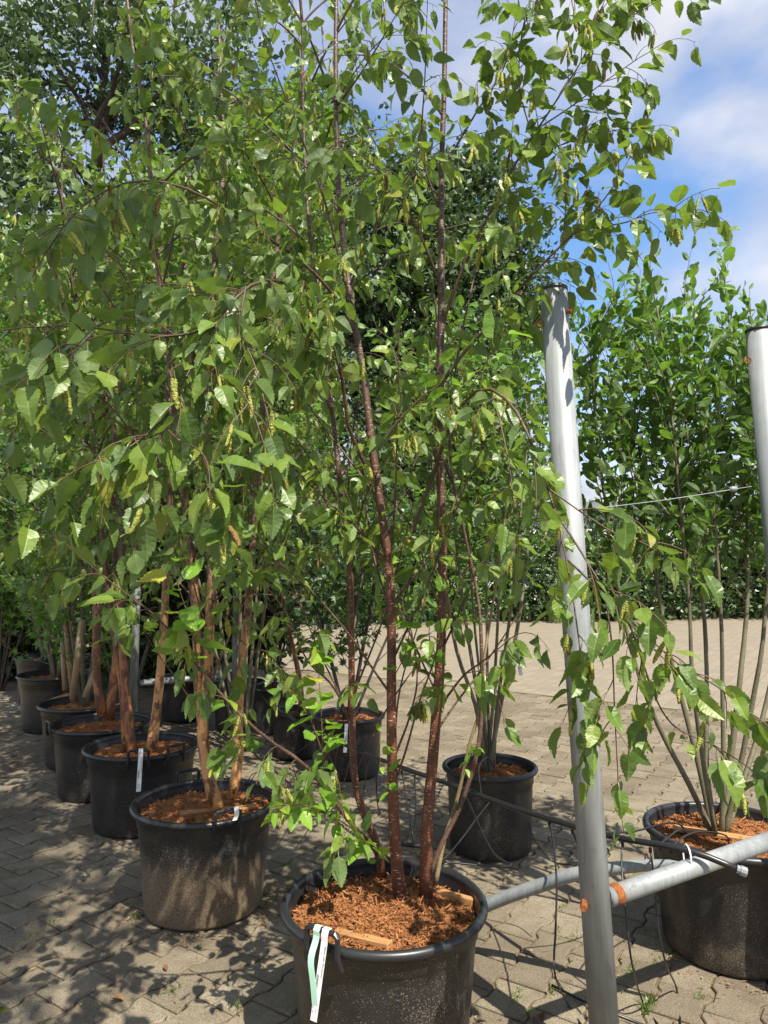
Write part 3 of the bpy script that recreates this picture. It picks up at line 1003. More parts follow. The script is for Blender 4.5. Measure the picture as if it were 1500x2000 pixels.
HERO = (0.0, 2.32)
pot('big black pot dusted with pale specks, a mint strip and white tag on its handle', *HERO, 0.318, POT_H, 'pot_dusty', (ang_to(-0.16, -0.265), ang_to(0.085, 0.30)), mulch='fresh orange bark mulch round the three dark red birch stems', chips=7000, seed=3)
P2 = (-0.80, 3.28)
pot('black pot with a brown crust of dried splash over its lower half', *P2, 0.318, POT_H, 'pot_dirty', (ang_to(0.15, -0.27), ang_to(-0.15, 0.27)), mulch='mossy bark mulch round two peeling golden stems', chips=2500, seed=4)
P3 = (-1.42, 4.27)
pot('clean black pot with a white tag hanging over its rim handle', *P3, 0.325, POT_H, 'pot_clean', (ang_to(0.08, -0.3), ang_to(0.24, -0.2)), mulch='bark mulch in the pot with the white tag on its front handle', chips=1200, seed=5)
P4 = (-1.89, 4.86)
pot('black pot with upright handle standing behind the pot with a rim tag', *P4, 0.325, POT_H, 'pot_clean', (ang_to(-0.25, -0.2), ang_to(0.25, -0.15)), mulch='bark mulch round two short orange stems', chips=800, seed=6)
P5 = (-2.30, 5.55)
pot('black pot with three pale wooden stakes standing in it', *P5, 0.325, POT_H, 'pot_clean', mulch='bark mulch with pale wood piece round wooden stakes', chips=600, seed=7)
P6 = (-3.05, 6.7)
pot('dark pot under green maple leaves beyond the staked pot', *P6, 0.33, 0.5, 'pot_clean', mulch='bark mulch under the maple twigs', chips=200, seed=8)
P7 = (-3.75, 8.0)
pot('far dark pot of leaning stems in deep shade', *P7, 0.33, 0.5, 'pot_clean', mulch='bark mulch in the far shaded pot', chips=100, seed=9)
PM = (0.57, 3.92)
pot('smooth black pot with banded rim holding grey green fanned stems', *PM, 0.25, 0.43, 'pot_clean', flutes=0, taper_=0.86, mulch='bark mulch round fanned grey green stems behind the birch', chips=1200, seed=10)
PR = (1.375, 2.93)
pot('speckled black pot with shallow vertical flutes under the galvanised rail', *PR, 0.315, POT_H, 'pot_dusty', flutes=14, mulch='chunky bark mulch round forked grey stems under the rail', chips=2500, seed=11, sink=0.045)
PC1 = (-0.26, 5.28)
pot('black pot with a white tag on its side behind the birch stems', *PC1, 0.262, 0.42, 'pot_clean', taper_=0.86, mulch='dark bark mulch round thin fanned stems', chips=400, seed=12)
PC2 = (-0.70, 5.75)
pot('small black pot with leaning brown stem crossed by irrigation pipe', *PC2, 0.20, 0.36, 'pot_clean', taper_=0.86, mulch='bark mulch round one leaning brown stem', chips=200, seed=13)
PC3 = (-1.36, 6.75)
pot('fluted dark pot of glossy magnolia behind the far rack post', *PC3, 0.24, 0.42, 'pot_clean', taper_=0.86, flutes=14, mulch='bark mulch under the glossy magnolia behind the rack post', chips=100, seed=14)
PC4 = (-1.95, 7.1)
pot('dark pot behind the far rack rail', *PC4, 0.26, 0.42, 'pot_clean', taper_=0.86, mulch='bark mulch in the pot behind the far rail', chips=100, seed=15)
PC5 = (-1.02, 6.6)
pot('black pot of dark glossy leaves beside the small pot with leaning stem', *PC5, 0.22, 0.40, 'pot_clean', taper_=0.86, mulch='bark mulch under dark glossy leaves', chips=100, seed=16)

# ================================================================== galvanised racks
def near_rack():
    b1, t1 = P(1187, 2115, 2.20), P(1081, 568, 2.26)
    b1[2] = 0.0
    b2 = np.array([1.475, 2.52, 0.0]); t2 = P(1481, 646, 2.55)
    r = thing('tube_rack', 'galvanised tube rack of two tall posts joined by a low rail', 'rack', tuple(b1))
    for (b, t, eye) in ((b1, t1, 1), (b2, t2, -1)):
        post = tube_obj('post', [b, b + (t - b) * 0.5, t], 0.0435, M['galvanised'], r, 28, 12, b1, smooth_curve=False)
        ax = unit(t - b)
        capv, capf = tubes(np.array([t - ax * 0.004, t + ax * 0.006])[None], np.full((1, 2), 0.0455), 28)
        link('post_cap', mesh_np('post_cap', capv - b1, capf, M['black_plastic']), post)
        # rusty bolt through the post near its head
        o = t - ax * 0.085
        v, f = tubes(np.array([o + np.array([0.030, -0.034, 0]), o + np.array([0.042, -0.048, 0])])[None], np.full((1, 2), 0.0075), 6)
        link('bolt', mesh_np('bolt', v - b1, f, M['rust'], smooth=False), post)
        o = t - ax * 0.115
        aa = np.linspace(0, 2 * np.pi, 15)
        c = o + np.array([-0.056, -0.012, 0])
        ring = np.stack([c[0] + 0.012 * np.cos(aa), c[1] + 0 * aa, c[2] + 0.012 * np.sin(aa)], 1)
        v, f = tubes(ring[None], np.full((1, 15), 0.003), 6, cap=False)
        link('eye_bolt', mesh_np('eye_bolt', v - b1, f, M['rust']), post)
    # low rail between the posts
    a0 = P(1188, 1752, 2.215); a1 = P(1510, 1640, 2.52)
    rail = tube_obj('rail', [a0, (a0 + a1) / 2, a1], 0.029, M['galvanised'], r, 24, 10, b1, smooth_curve=False)
    e = unit(a1 - a0)
    s0 = a0 + e * 0.026
    v, f = tubes(np.array([s0 - e * 0.012, s0 + e * 0.016])[None], np.full((1, 2), 0.0305), 24)
    link('weld', mesh_np('weld', v - b1, f, M['rust']), rail)
    bo = P(1140, 1771, 2.165)
    v, f = tubes(np.array([bo + np.array([0.01, 0.03, 0]), bo + np.array([-0.004, -0.012, 0.0])])[None], np.full((1, 2), 0.0105), 6)
    link('bolt', mesh_np('bolt', v - b1, f, M['rust'], smooth=False), r)
    # bent brace that leaves the rail and runs back behind the birch pot
    m = a0 + (a1 - a0) * 0.42
    br = [m + np.array([0, 0.02, -0.02]), P(1320, 1690, 2.43), P(1240, 1692, 2.50), P(1130, 1706, 2.60), P(1060, 1728, 2.68), P(990, 1752, 2.75), P(900, 1790, 2.86), P(800, 1840, 2.98)]
    br = np.array(br); br[-1, 2] = max(0.02, br[-1, 2])
    br[-1] = br[-2] + (br[-2] - br[-3]) * 0.9
    sc = (br[-2][2] - 0.015) / max(br[-2][2] - br[-1][2], 1e-3)
    br[-1] = br[-2] + (br[-1] - br[-2]) * sc
    tube_obj('brace', br, [0.012, 0.021, 0.0235, 0.0235, 0.0235, 0.0235], M['galvanised'], r, 18, 40, b1)
    return a0, a1
RA0, RA1 = near_rack()

def far_rack():
    b1 = P(261, 1372, 6.05); b1[2] = 0
    b2 = P(459, 1372, 6.45); b2[2] = 0
    h = 2.4
    r = thing('tube_rack', 'grey tube rack standing far back among the glossy magnolia pots', 'rack', tuple(b1))
    for b in (b1, b2):
        t = b + np.array([0, 0, h])
        tube_obj('post', [b, t], 0.034, M['galvanised'], r, 18, 6, b1, smooth_curve=False)
    a0, a1 = P(272, 1334, 6.05), P(452, 1318, 6.45)
    tube_obj('rail', [a0, a1], 0.027, M['galvanised'], r, 16, 4, b1, smooth_curve=False)
    c0, c1 = P(130, 1212, 6.6), P(262, 1206, 6.05)
    tube_obj('rail', [c0, c1], 0.02, M['galvanised'], r, 12, 4, b1, smooth_curve=False)
far_rack()

def wire():
    a, b = P(1100, 1000, 2.3), P(1468, 950, 2.52)
    r = thing('tension_wire', 'thin steel wire with a grey gripper strung between the two rack posts', 'wire', tuple(b))
    tube_obj('strand', [a, (a + b) / 2 - UP * 0.006, b], 0.0014, M['galvanised'], r, 5, 10, b)
    g = P(1433, 955, 2.5)
    e = unit(b - a)
    v, f = tubes(np.array([g - e * 0.018, g - e * 0.012, g + e * 0.008, g + e * 0.014])[None], np.array([[0.004, 0.010, 0.010, 0.005]]), 10)
    link('gripper', mesh_np('gripper', v - b, f, M['grey_plastic']), r)
wire()

# ================================================================== irrigation
def irrigation():
    pp = [P(1447, 1700, 2.30), P(1340, 1660, 2.36), P(1180, 1630, 2.55), P(1010, 1580, 2.95), P(880, 1532, 3.35), P(780, 1497, 3.7), P(680, 1458, 4.2), P(600, 1420, 4.8), P(530, 1378, 5.5), P(490, 1345, 6.1), P(420, 1335, 6.5), P(330, 1330, 6.9)]
    pp = np.array(pp)
    # the pipe lies on the rail where it crosses it
    root = pp[0].copy(); root[2] = 0
    r = thing('irrigation_pipe', 'thick black irrigation pipe with hanging thin drip tubes crossing behind the birch', 'pipe', tuple(root))
    curve = catmull(pp, 120)
    V, F = tubes(curve[None], np.full((1, 120), 0.0105), 12)
    link('pipe', mesh_np('pipe', V - root, F, M['hose']), r)
    e = unit(pp[0] - curve[3])
    v, f = tubes(np.array([pp[0] - e * 0.012, pp[0] - e * 0.004, pp[0] + e * 0.0, pp[0] + e * 0.016, pp[0] + e * 0.018])[None], np.array([[0.0125, 0.0125, 0.015, 0.015, 0.012]]), 10)
    link('end_cap', mesh_np('end_cap', v - root, f, M['grey_plastic'], smooth=False), r)
    # cable tie on the rail
    c = pp[1]
    aa = np.linspace(0, 2 * np.pi, 17)
    ring = np.stack([c[0] + 0.004 + 0.0 * aa, c[1] + 0.030 * np.cos(aa) + 0.004, c[2] - 0.022 + 0.036 * np.sin(aa)], 1)
    v, f = tubes(ring[None], np.full((1, 17), 0.0028), 5, cap=False)
    link('cable_tie', mesh_np('cable_tie', v - root, f, M['white_plastic']), r)
    def drip(pts, n=24):
        pts = np.array(pts, float)
        v, f = tubes(catmull(pts, n)[None], np.full((1, n), 0.0034), 6)
        link('drip_tube', mesh_np('drip_tube', v - root, f, M['hose']), r)
        p0 = pts[0]
        v, f = tubes(np.array([p0 + UP * 0.002, p0 - UP * 0.016])[None], np.full((1, 2), 0.0052), 6)
        link('connector', mesh_np('connector', v - root, f, M['hose'], smooth=False), r)
    def gp(px, py):                 # point on the paving
        b = (py - 1000) / FPX
        a = math.atan(b) - PITCH
        Y = CAM_H / math.tan(a)
        q = P(px, py, Y); q[2] = max(q[2], 0.004)
        return q
    drip([P(1073, 1606, 2.78), P(1080, 1640, 2.70), P(1087, 1720, 2.55), P(1085, 1820, 2.38), P(1083, 1900, 2.30), gp(1110, 1965) * 1, gp(1140, 2010)])
    drip([P(1216, 1645, 2.50), P(1214, 1690, 2.46), P(1222, 1780, 2.38), P(1234, 1880, 2.34), gp(1256, 1960), gp(1290, 2010)])
    drip([P(1270, 1656, 2.43), P(1280, 1740, 2.4), P(1284, 1800, 2.38), P(1300, 1880, 2.38), gp(1322, 1935), gp(1330, 2010)])
    drip([P(1028, 1598, 2.88), P(1045, 1640, 2.9), P(1080, 1682, 2.9), P(1120, 1690, 2.8)])
    drip([P(1118, 1620, 2.68), P(1128, 1650, 2.66), P(1140, 1690, 2.6)])
    drip([P(810, 1515, 3.58), P(812, 1590, 3.3), P(806, 1650, 3.0), P(812, 1690, 2.62), P(806, 1712, 2.52), P(795, 1740, 2.47)])
    drip([P(785, 1505, 3.68), P(800, 1600, 3.4), P(812, 1680, 2.9), P(830, 1640, 2.75)])
    drip([P(960, 1562, 3.1), P(930, 1600, 3.0), P(900, 1640, 2.85), P(872, 1672, 2.66), P(850, 1690, 2.58), P(835, 1712, 2.54), P(828, 1735, 2.5)])
    drip([P(940, 1555, 3.15), P(935, 1500, 3.4), P(950, 1480, 3.72), P(960, 1490, 3.85), P(955, 1505, 3.8)])
    # loops trailing over the paving towards the left-hand pots
    drip([P(720, 1476, 4.0), gp(700, 1580), gp(640, 1600), gp(590, 1580), P(545, 1572, 3.15), P(515, 1555, 3.10), P(485, 1568, 3.12)])
    drip([P(690, 1462, 4.15), gp(660, 1560), gp(610, 1610), P(560, 1590, 3.0), P(520, 1553, 3.05), P(480, 1560, 3.15), P(475, 1572, 3.14)])
    drip([P(660, 1449, 4.3), gp(640, 1540), gp(560, 1500), gp(500, 1510), P(480, 1528, 3.5), P(455, 1522, 3.5)])
    drip([P(630, 1435, 4.5), gp(560, 1480), gp(480, 1490), gp(430, 1475), P(400, 1452, 4.1), P(370, 1448, 4.1), P(350, 1455, 4.15)])
    drip([P(600, 1420, 4.8), gp(590, 1490), gp(540, 1530), gp(470, 1530), P(440, 1515, 3.55)])
    drip([P(560, 1398, 5.2), gp(570, 1470), gp(520, 1455), gp(430, 1450), P(400, 1440, 4.3)])
    drip([P(545, 1388, 5.3), gp(520, 1450), gp(480, 1470), gp(420, 1440)])
    drip([P(740, 1483, 3.9), P(735, 1540, 3.9), gp(750, 1600), gp(820, 1590), gp(860, 1545), P(880, 1490, 3.95)])
    drip([P(850, 1522, 3.4), P(838, 1600, 3.2), gp(760, 1660), gp(660, 1672), gp(640, 1664)])
    drip([P(1290, 1650, 2.42), P(1300, 1640, 2.55), P(1330, 1620, 2.7), P(1352, 1635, 2.86), P(1375, 1650, 2.86)])
    drip([P(1310, 1656, 2.4), P(1340, 1632, 2.6), P(1375, 1624, 2.72), P(1418, 1632, 2.8), P(1424, 1650, 2.82)])
    drip([P(1150, 1624, 2.6), P(1230, 1625, 2.65), P(1300, 1608, 2.75), P(1330, 1612, 2.9), P(1342, 1632, 2.93)])
    drip([P(905, 1543, 3.28), P(960, 1660, 2.75), P(1000, 1690, 2.64), P(940, 1690, 2.60), P(880, 1685, 2.58), P(860, 1692, 2.56)], 30)
    # straight spare length lying across the paving by the post
    v, f = tubes(np.array([gp(1078, 1930) + UP * 0.006, gp(1140, 1962) + UP * 0.006, gp(1260, 2010) + UP * 0.006])[None], np.full((1, 3), 0.005), 8)
    s = link('hose_offcut', mesh_np('hose_offcut', v, f, M['hose']), None)
    tag(s, 'short straight black hose lying on the paving behind the rack post', 'hose')
irrigation()

# ================================================================== tags and battens
def text_mesh(body, size):
    cu = bpy.data.curves.new('t', 'FONT')
    cu.body = body
    cu.size = size
    o = bpy.data.objects.new('t', cu)
    COL.objects.link(o)
    dg = bpy.context.evaluated_depsgraph_get()
    me = bpy.data.meshes.new_from_object(o.evaluated_get(dg))
    bpy.data.objects.remove(o)
    me.materials.clear()
    me.materials.append(M['ink'])
    return me
def strip(path, width, side, mat, parent, root, name):
    path = catmull(path, 18)
    side = unit(np.asarray(side, float))
    t = unit(np.gradient(path, axis=0))
    nrm = unit(np.cross(t, side[None]))
    V = np.vstack([path - side * width / 2, path + side * width / 2, path - side * width / 2 + nrm * 0.0008, path + side * width / 2 + nrm * 0.0008]) - root
    n = len(path)
    F = []
    for i in range(n - 1):
        F += [(i, i + 1, n + i + 1, n + i), (2 * n + i, 3 * n + i, 3 * n + i + 1, 2 * n + i + 1), (i, 2 * n + i, 2 * n + i + 1, i + 1), (n + i, n + i + 1, 3 * n + i + 1, 3 * n + i)]
    F += [(n - 1, 2 * n - 1 + n, 4 * n - 1, 2 * n - 1)]
    return link(name, mesh_np(name, V, [np.array(F)], mat, smooth=False), parent)
def plant_tag(label, top, length, width, lean, side, out, loop_r, lettering=True, mint=False):
    """a plastic strip looped round a handle bar; out = direction away from the pot"""
    root = np.asarray(top, float)
    out = unit(np.asarray(out, float)); side = unit(np.asarray(side, float))
    t = thing('plant_tag', label, 'tag', tuple(root))
    m = M['mint_plastic'] if mint else M['white_plastic']
    loop = [root - out * loop_r - UP * loop_r * 0.6, root - out * loop_r + UP * loop_r * 0.5, root + UP * loop_r * 1.1, root + out * loop_r * 1.1, root + out * loop_r * 1.0 - UP * 0.02]
    dn = unit(-UP + side * lean + out * 0.10)
    tail0 = loop[-1]
    if mint:
        tail = [tail0 + dn * length * 0.3 + out * 0.012 - side * 0.008, tail0 + dn * length * 0.65 + out * 0.008 - side * 0.002, tail0 + dn * length]
    else:
        tail = [tail0 + dn * length * 0.4, tail0 + dn * length * 0.7, tail0 + dn * length]
    strip(loop + tail, width, side, m, t, root, 'strip')
    if lettering:
        nrm = unit(np.cross(dn, side))
        if np.dot(nrm, out) < 0: nrm = -nrm
        s2 = unit(side - np.dot(side, dn) * dn)
        def put(me, along, across, name='lettering'):
            p = tail0 + dn * along + s2 * across + nrm * 0.0022 - root
            o = link(name, me, t)
            # text runs down the strip
            Rm = np.eye(4)
            Rm[:3, 0] = dn
            Rm[:3, 1] = np.cross(nrm, dn)
            Rm[:3, 2] = nrm
            Rm[:3, 3] = p
            o.matrix_local = Matrix(Rm.tolist())
        put(text_mesh("Betula utilis 'Fascination'", 0.0085), length * 0.05, width * 0.22)
        put(text_mesh("257  50", 0.0065), length * 0.80, -width * 0.38)
        put(text_mesh("Container", 0.0045), length * 0.80, width * 0.12)
        bars = []
        x = 0.0
        rg = random.Random(4)
        while x < 0.042:
            w = rg.choice((0.0006, 0.001, 0.0016))
            bars.append((np.array([[x, 0, 0], [x + w, 0, 0], [x + w, 0.006, 0], [x, 0.006, 0]]), [np.array([[0, 1, 2, 3]])]))
            x += w + rg.choice((0.0008, 0.0012))
        Vb, Fb = join_geo(bars)
        put(mesh_np('barcode', Vb, Fb, M['ink'], smooth=False), length * 0.42, -width * 0.34, 'barcode')
    return t
hd = np.array([math.cos(ang_to(-0.16, -0.265)), math.sin(ang_to(-0.16, -0.265)), 0])
ht = np.array([-hd[1], hd[0], 0])           # along the bar, towards the right of the picture
hbar = np.array([HERO[0], HERO[1], 0]) + hd * (0.318 + 0.012) + UP * (POT_H + 0.042)
plant_tag('white printed tag looped round the front handle of the specked pot', hbar + ht * 0.016, 0.205, 0.021, -0.10, ht, hd, 0.0105)
plant_tag('mint green strip hanging from the same handle as the printed tag', hbar - ht * 0.012, 0.165, 0.020, 0.06, ht, hd, 0.0105, lettering=False, mint=True)
def tag_on(pxy, c, ang, Rt, H, ln, label, shift=0.0):
    d = np.array([math.cos(ang), math.sin(ang), 0])
    s = np.array([-d[1], d[0], 0])
    bar = np.array([c[0], c[1], 0]) + d * (Rt + 0.012) + UP * (H + 0.042) + s * shift
    plant_tag(label, bar, ln, 0.024, -0.03, s, d, 0.0105)
tag_on(None, P3, ang_to(0.08, -0.3), 0.325, POT_H, 0.19, 'white tag hanging from the handle over the third pot of the birch row', 0.012)
# short white wrap on the dirty pot's handle
d2 = np.array([math.cos(ang_to(0.15, -0.27)), math.sin(ang_to(0.15, -0.27)), 0]); s2 = np.array([-d2[1], d2[0], 0])
plant_tag('short torn white tie wrapped on the handle of the crusted pot', np.array([P2[0], P2[1], 0]) + d2 * 0.33 + s2 * 0.034 + UP * (POT_H + 0.042), 0.02, 0.019, -0.5, s2, d2, 0.0105, lettering=False)
# tag stuck on the pot behind the birch
tp = np.array([PC1[0] + 0.0, PC1[1] - 0.278, 0.40])
plant_tag('white tag hanging on the pot of thin fanned stems behind the birch', tp, 0.16, 0.024, -0.05, (1, 0, 0), (0, -1, 0), 0.008)
plant_tag('small pale tag dangling among the stems of the smooth banded pot', P(1010, 1265, 3.7), 0.12, 0.02, 0.12, (1, 0, 0), (0, -1, 0), 0.006)

def batten(label, a, b, w, h):
    a, b = np.asarray(a, float), np.asarray(b, float)
    d = b - a
    ln = np.linalg.norm(d)
    e = d / ln
    s = unit(np.cross(UP, e)); n = np.cross(e, s)
    V, F = box_geo((0, 0, 0), (ln, w, h))
    V[V[:, 0] > 0, 1] *= 0.85
    bm_o = link('wood_batten', mesh_np('wood_batten', V, F, M['batten_wood'], smooth=False), None)
    Rm = np.eye(4); Rm[:3, 0] = e; Rm[:3, 1] = s; Rm[:3, 2] = n; Rm[:3, 3] = (a + b) / 2
    bm_o.matrix_world = Matrix(Rm.tolist())
    bv = bm_o.modifiers.new('bevel', 'BEVEL'); bv.width = 0.002; bv.segments = 1
    tag(bm_o, label, 'batten')
def in_pot(px, py, z):
    b = (py - 1000) / FPX
    Y = (CAM_H - z) / math.tan(math.atan(b) - PITCH)
    return P(px, py, Y)
batten('wet wooden batten half sunk in mulch beside the printed tag', in_pot(655, 1822, 0.405), in_pot(762, 1848, 0.422), 0.035, 0.022)
batten('short wooden wedge against the rim behind the red stems', in_pot(850, 1742, 0.415), in_pot(925, 1762, 0.418), 0.028, 0.022)
batten('flat wooden slat lying along the rim of the crusted pot', in_pot(350, 1590, 0.418), in_pot(500, 1575, 0.418), 0.05, 0.012)
batten('pale wooden board on the mulch behind forked grey stems', in_pot(1315, 1617, 0.435), in_pot(1480, 1642, 0.437), 0.05, 0.014)
batten('broken pale board in the staked pot', in_pot(95, 1372, 0.43), in_pot(138, 1356, 0.44), 0.08, 0.02)

# ================================================================== birches
def stem_obj(pts, r0, r1, mat, parent, root, n=40, sides=12, name='stem', flare=1.25):
    c = catmull(pts, n)
    t = np.linspace(0, 1, n)
    rr = r0 + (r1 - r0) * t
    rr *= 1 + (flare - 1) * np.exp(-t * 22)
    rg = np.random.default_rng(int(abs(pts[0][0]) * 1e4) % 9973)
    rr *= 1 + rg.normal(0, 0.025, n)
    V, F = tubes(c[None] - np.asarray(root), rr[None], sides)
    return link(name, mesh_np(name, V, F, M[mat]), parent)

def birch(label, root, stems, explicit=(), young=(), seed=0, zmin=0.75, zmax=3.6, spacing=0.16, lengths=(0.45, 0.8, 0.9, 0.7, 0.4), elev=42, grav=0.55,
          twig_sp=0.085, twig_len=0.26, leaf_sp=0.036, size=0.066, lod=0, singles=300, ncat=0.10, cat_singles=150, branch_parts=True, leaf='birch', mat='birch_leaf', keep=None, bare=0, dense=False):
    rg = np.random.default_rng(seed)
    t = thing('birch_tree', label, 'tree', tuple(root), 'birches in a row of black pots')
    allb, allr = [], []
    for (pts, r0, r1, m) in stems:
        stem_obj(pts, r0, r1, m, t, root)
        br, ln = auto_branches(np.asarray(pts), None, zmin, zmax, spacing, lengths, elev, rg, grav)
        if keep is not None and len(br):
            k = keep(br)
            br, ln = br[k], ln[k]
        allb.append(br); allr.append(0.0028 + 0.0042 * ln)
    for (pts, r0) in explicit:
        allb.append(catmull(pts, 11)[None]); allr.append(np.array([r0]))
    B = np.concatenate(allb); R0 = np.concatenate(allr)
    rr = taper(len(B), B.shape[1], R0, np.full(len(B), 0.0012))
    if branch_parts:
        for k in range(len(B)):
            V, F = tubes(catmull(B[k], 22)[None] - np.asarray(root), np.interp(np.linspace(0, 1, 22), np.linspace(0, 1, 11), rr[k])[None], 6, cap=False)
            link('branch', mesh_np('branch', V, F, M['branch_bark']), t)
    else:
        V, F = tubes(B - np.asarray(root), rr, 5, cap=False)
        link('branches', mesh_np('branches', V, F, M['branch_bark']), t, 'stuff')
    bares = []
    if bare:
        for (pts, r0, r1, m) in stems[:3]:
            bb, ln = auto_branches(np.asarray(pts), None, root[2] + 0.35, 1.75, bare, (0.7, 0.8, 0.6), 56, rg, -0.05)
            bb = bb[bb[:, -1, 1] > 1.7]
            for q in bb:
                V, F = tubes(catmull(q, 16)[None] - np.asarray(root), np.linspace(0.0042, 0.0014, 16)[None], 6, cap=False)
                link('branch', mesh_np('branch', V, F, M['branch_bark']), t)
            bares.append(bb)
    tx, ty, tz = project(B[:, -1])
    BT = np.concatenate([B, B[((tx < 620) & (B[:, -1, 1] < 2.0)) | ((tx > 980) & (ty < 560))]]) if dense else B
    # side twigs hang from the branches
    idx, tt, pos, tan = sample_along(BT, twig_sp, 0.16, rg)
    s = side_dirs(tan, rg, np.arange(len(idx)) % 2)
    d = tan * 0.75 + s * 0.7 + UP * 0.05
    ln = twig_len * rg.uniform(0.35, 1.25, len(idx)) * (1.15 - 0.5 * tt)
    T = grow(pos, d, ln, 6, rg.uniform(0.35, 1.1, len(idx)), 0.07, rg)
    tips = grow(B[:, -1], B[:, -1] - B[:, -2], np.full(len(B), twig_len * 0.8), 6, np.full(len(B), 0.8), 0.06, rg)
    T = np.concatenate([T, tips])
    if bares:
        bb = np.concatenate(bares)
        i2, t2, p2, n2 = sample_along(bb, 0.16, 0.55, rg)
        T = np.concatenate([T, grow(p2, n2 + side_dirs(n2, rg) * 0.7, rg.uniform(0.06, 0.14, len(p2)), 6, np.full(len(p2), 0.5), 0.06, rg)])
    V, F = tubes(T - np.asarray(root), taper(len(T), 7, np.full(len(T), 0.0016), np.full(len(T), 0.0007)), 4, cap=False)
    link('twigs', mesh_np('twigs', V, F, M['twig_bark']), t, 'stuff')
    pos, R, sz = leaves_on(T, leaf_sp, 0.08, size, rg, droop=0.75, two=0.25)
    place_leaves(pos, R, sz, leaf, lod, mat, t, root, rg, singles)
    if ncat:
        idx, tt, cp, ct = sample_along(T, leaf_sp, 0.3, rg)
        k = rg.random(len(cp)) < ncat
        cp = np.repeat(cp[k], 2, axis=0) + rg.normal(0, 0.004, (2 * k.sum(), 3))
        cl = -UP * 1.0 + rg.standard_normal(cp.shape) * 0.22
        CR = frames(cl, rg.standard_normal(cp.shape))
        cs = rg.uniform(0.040, 0.066, len(cp))
        place_catkins(cp + CR[:, :, 1] * (cs * 0.3)[:, None], CR, cs, t, root, cat_singles)
    if len(young):
        yp, yR, ys = [], [], []
        for (pts, r0, size_y, sp) in young:
            c = catmull(pts, 12)
            V, F = tubes(c[None] - np.asarray(root), taper(1, 12, np.array([r0]), np.array([0.001])), 6)
            link('shoot', mesh_np('shoot', V, F, M['twig_bark']), t)
            p, R_, s_ = leaves_on(c[None], sp, 0.12, size_y, rg, droop=0.45, spread=1.0, up_ref=0.9)
            yp.append(p); yR.append(R_); ys.append(s_)
        place_leaves(np.vstack(yp), np.concatenate(yR), np.concatenate(ys), leaf, 0, 'young_leaf', t, root, rg, 300)
    return t

def top_up(pts, height, rng_seed, sway=0.12):
    """carry a stem on above its last point to the given height"""
    rg = np.random.default_rng(rng_seed)
    p = [np.asarray(q, float) for q in pts]
    while p[-1][2] < height:
        d = unit(p[-1] - p[-2]); d[2] = abs(d[2]) + 0.6
        p.append(p[-1] + unit(d + rg.standard_normal(3) * sway) * 0.45)
    return np.array(p)

A = PL([(783, 1772, 2.40), (772, 1650), (765, 1450, 2.39), (763, 1150, 2.38), (745, 1000), (728, 880), (708, 720, 2.40), (690, 620), (668, 450, 2.44), (657, 250), (656, 50), (660, -160)])
Bm = PL([(832, 1762, 2.42), (834, 1620), (848, 1450), (862, 1250), (864, 1050), (858, 850), (862, 600), (862, 350, 2.46), (868, 150), (872, -150)])
C = PL([(748, 1722, 2.56), (736, 1650, 2.55), (704, 1570), (690, 1490), (686, 1250, 2.56), (684, 1130), (668, 980, 2.6), (648, 800), (625, 620), (600, 400, 2.7), (590, 150)])
D = PL([(826, 1740, 2.47), (862, 1650, 2.48), (905, 1560), (938, 1430), (940, 1260), (932, 1160, 2.52), (905, 1030), (880, 900), (890, 720), (930, 520, 2.6)])
E = PL([(850, 1728, 2.50), (868, 1640, 2.5), (893, 1560), (918, 1450), (936, 1390), (945, 1290), (975, 1100, 2.55), (1000, 900)])
F_ = PL([(752, 1725, 2.58), (728, 1650, 2.5), (683, 1607, 2.42), (650, 1563, 2.36), (615, 1508, 2.3), (541, 1459, 2.22), (466, 1392, 2.15), (392, 1310, 2.1), (336, 1231), (231, 1149, 2.05), (138, 1071, 2.0)])
hero_root = np.array([HERO[0], HERO[1], 0.40])
hero_stems = [(A, 0.0185, 0.006, 'red_bark'), (Bm, 0.0195, 0.007, 'red_bark'), (C, 0.0135, 0.005, 'red_bark'), (D, 0.0085, 0.003, 'branch_bark'), (E, 0.0075, 0.003, 'pale_twig')]
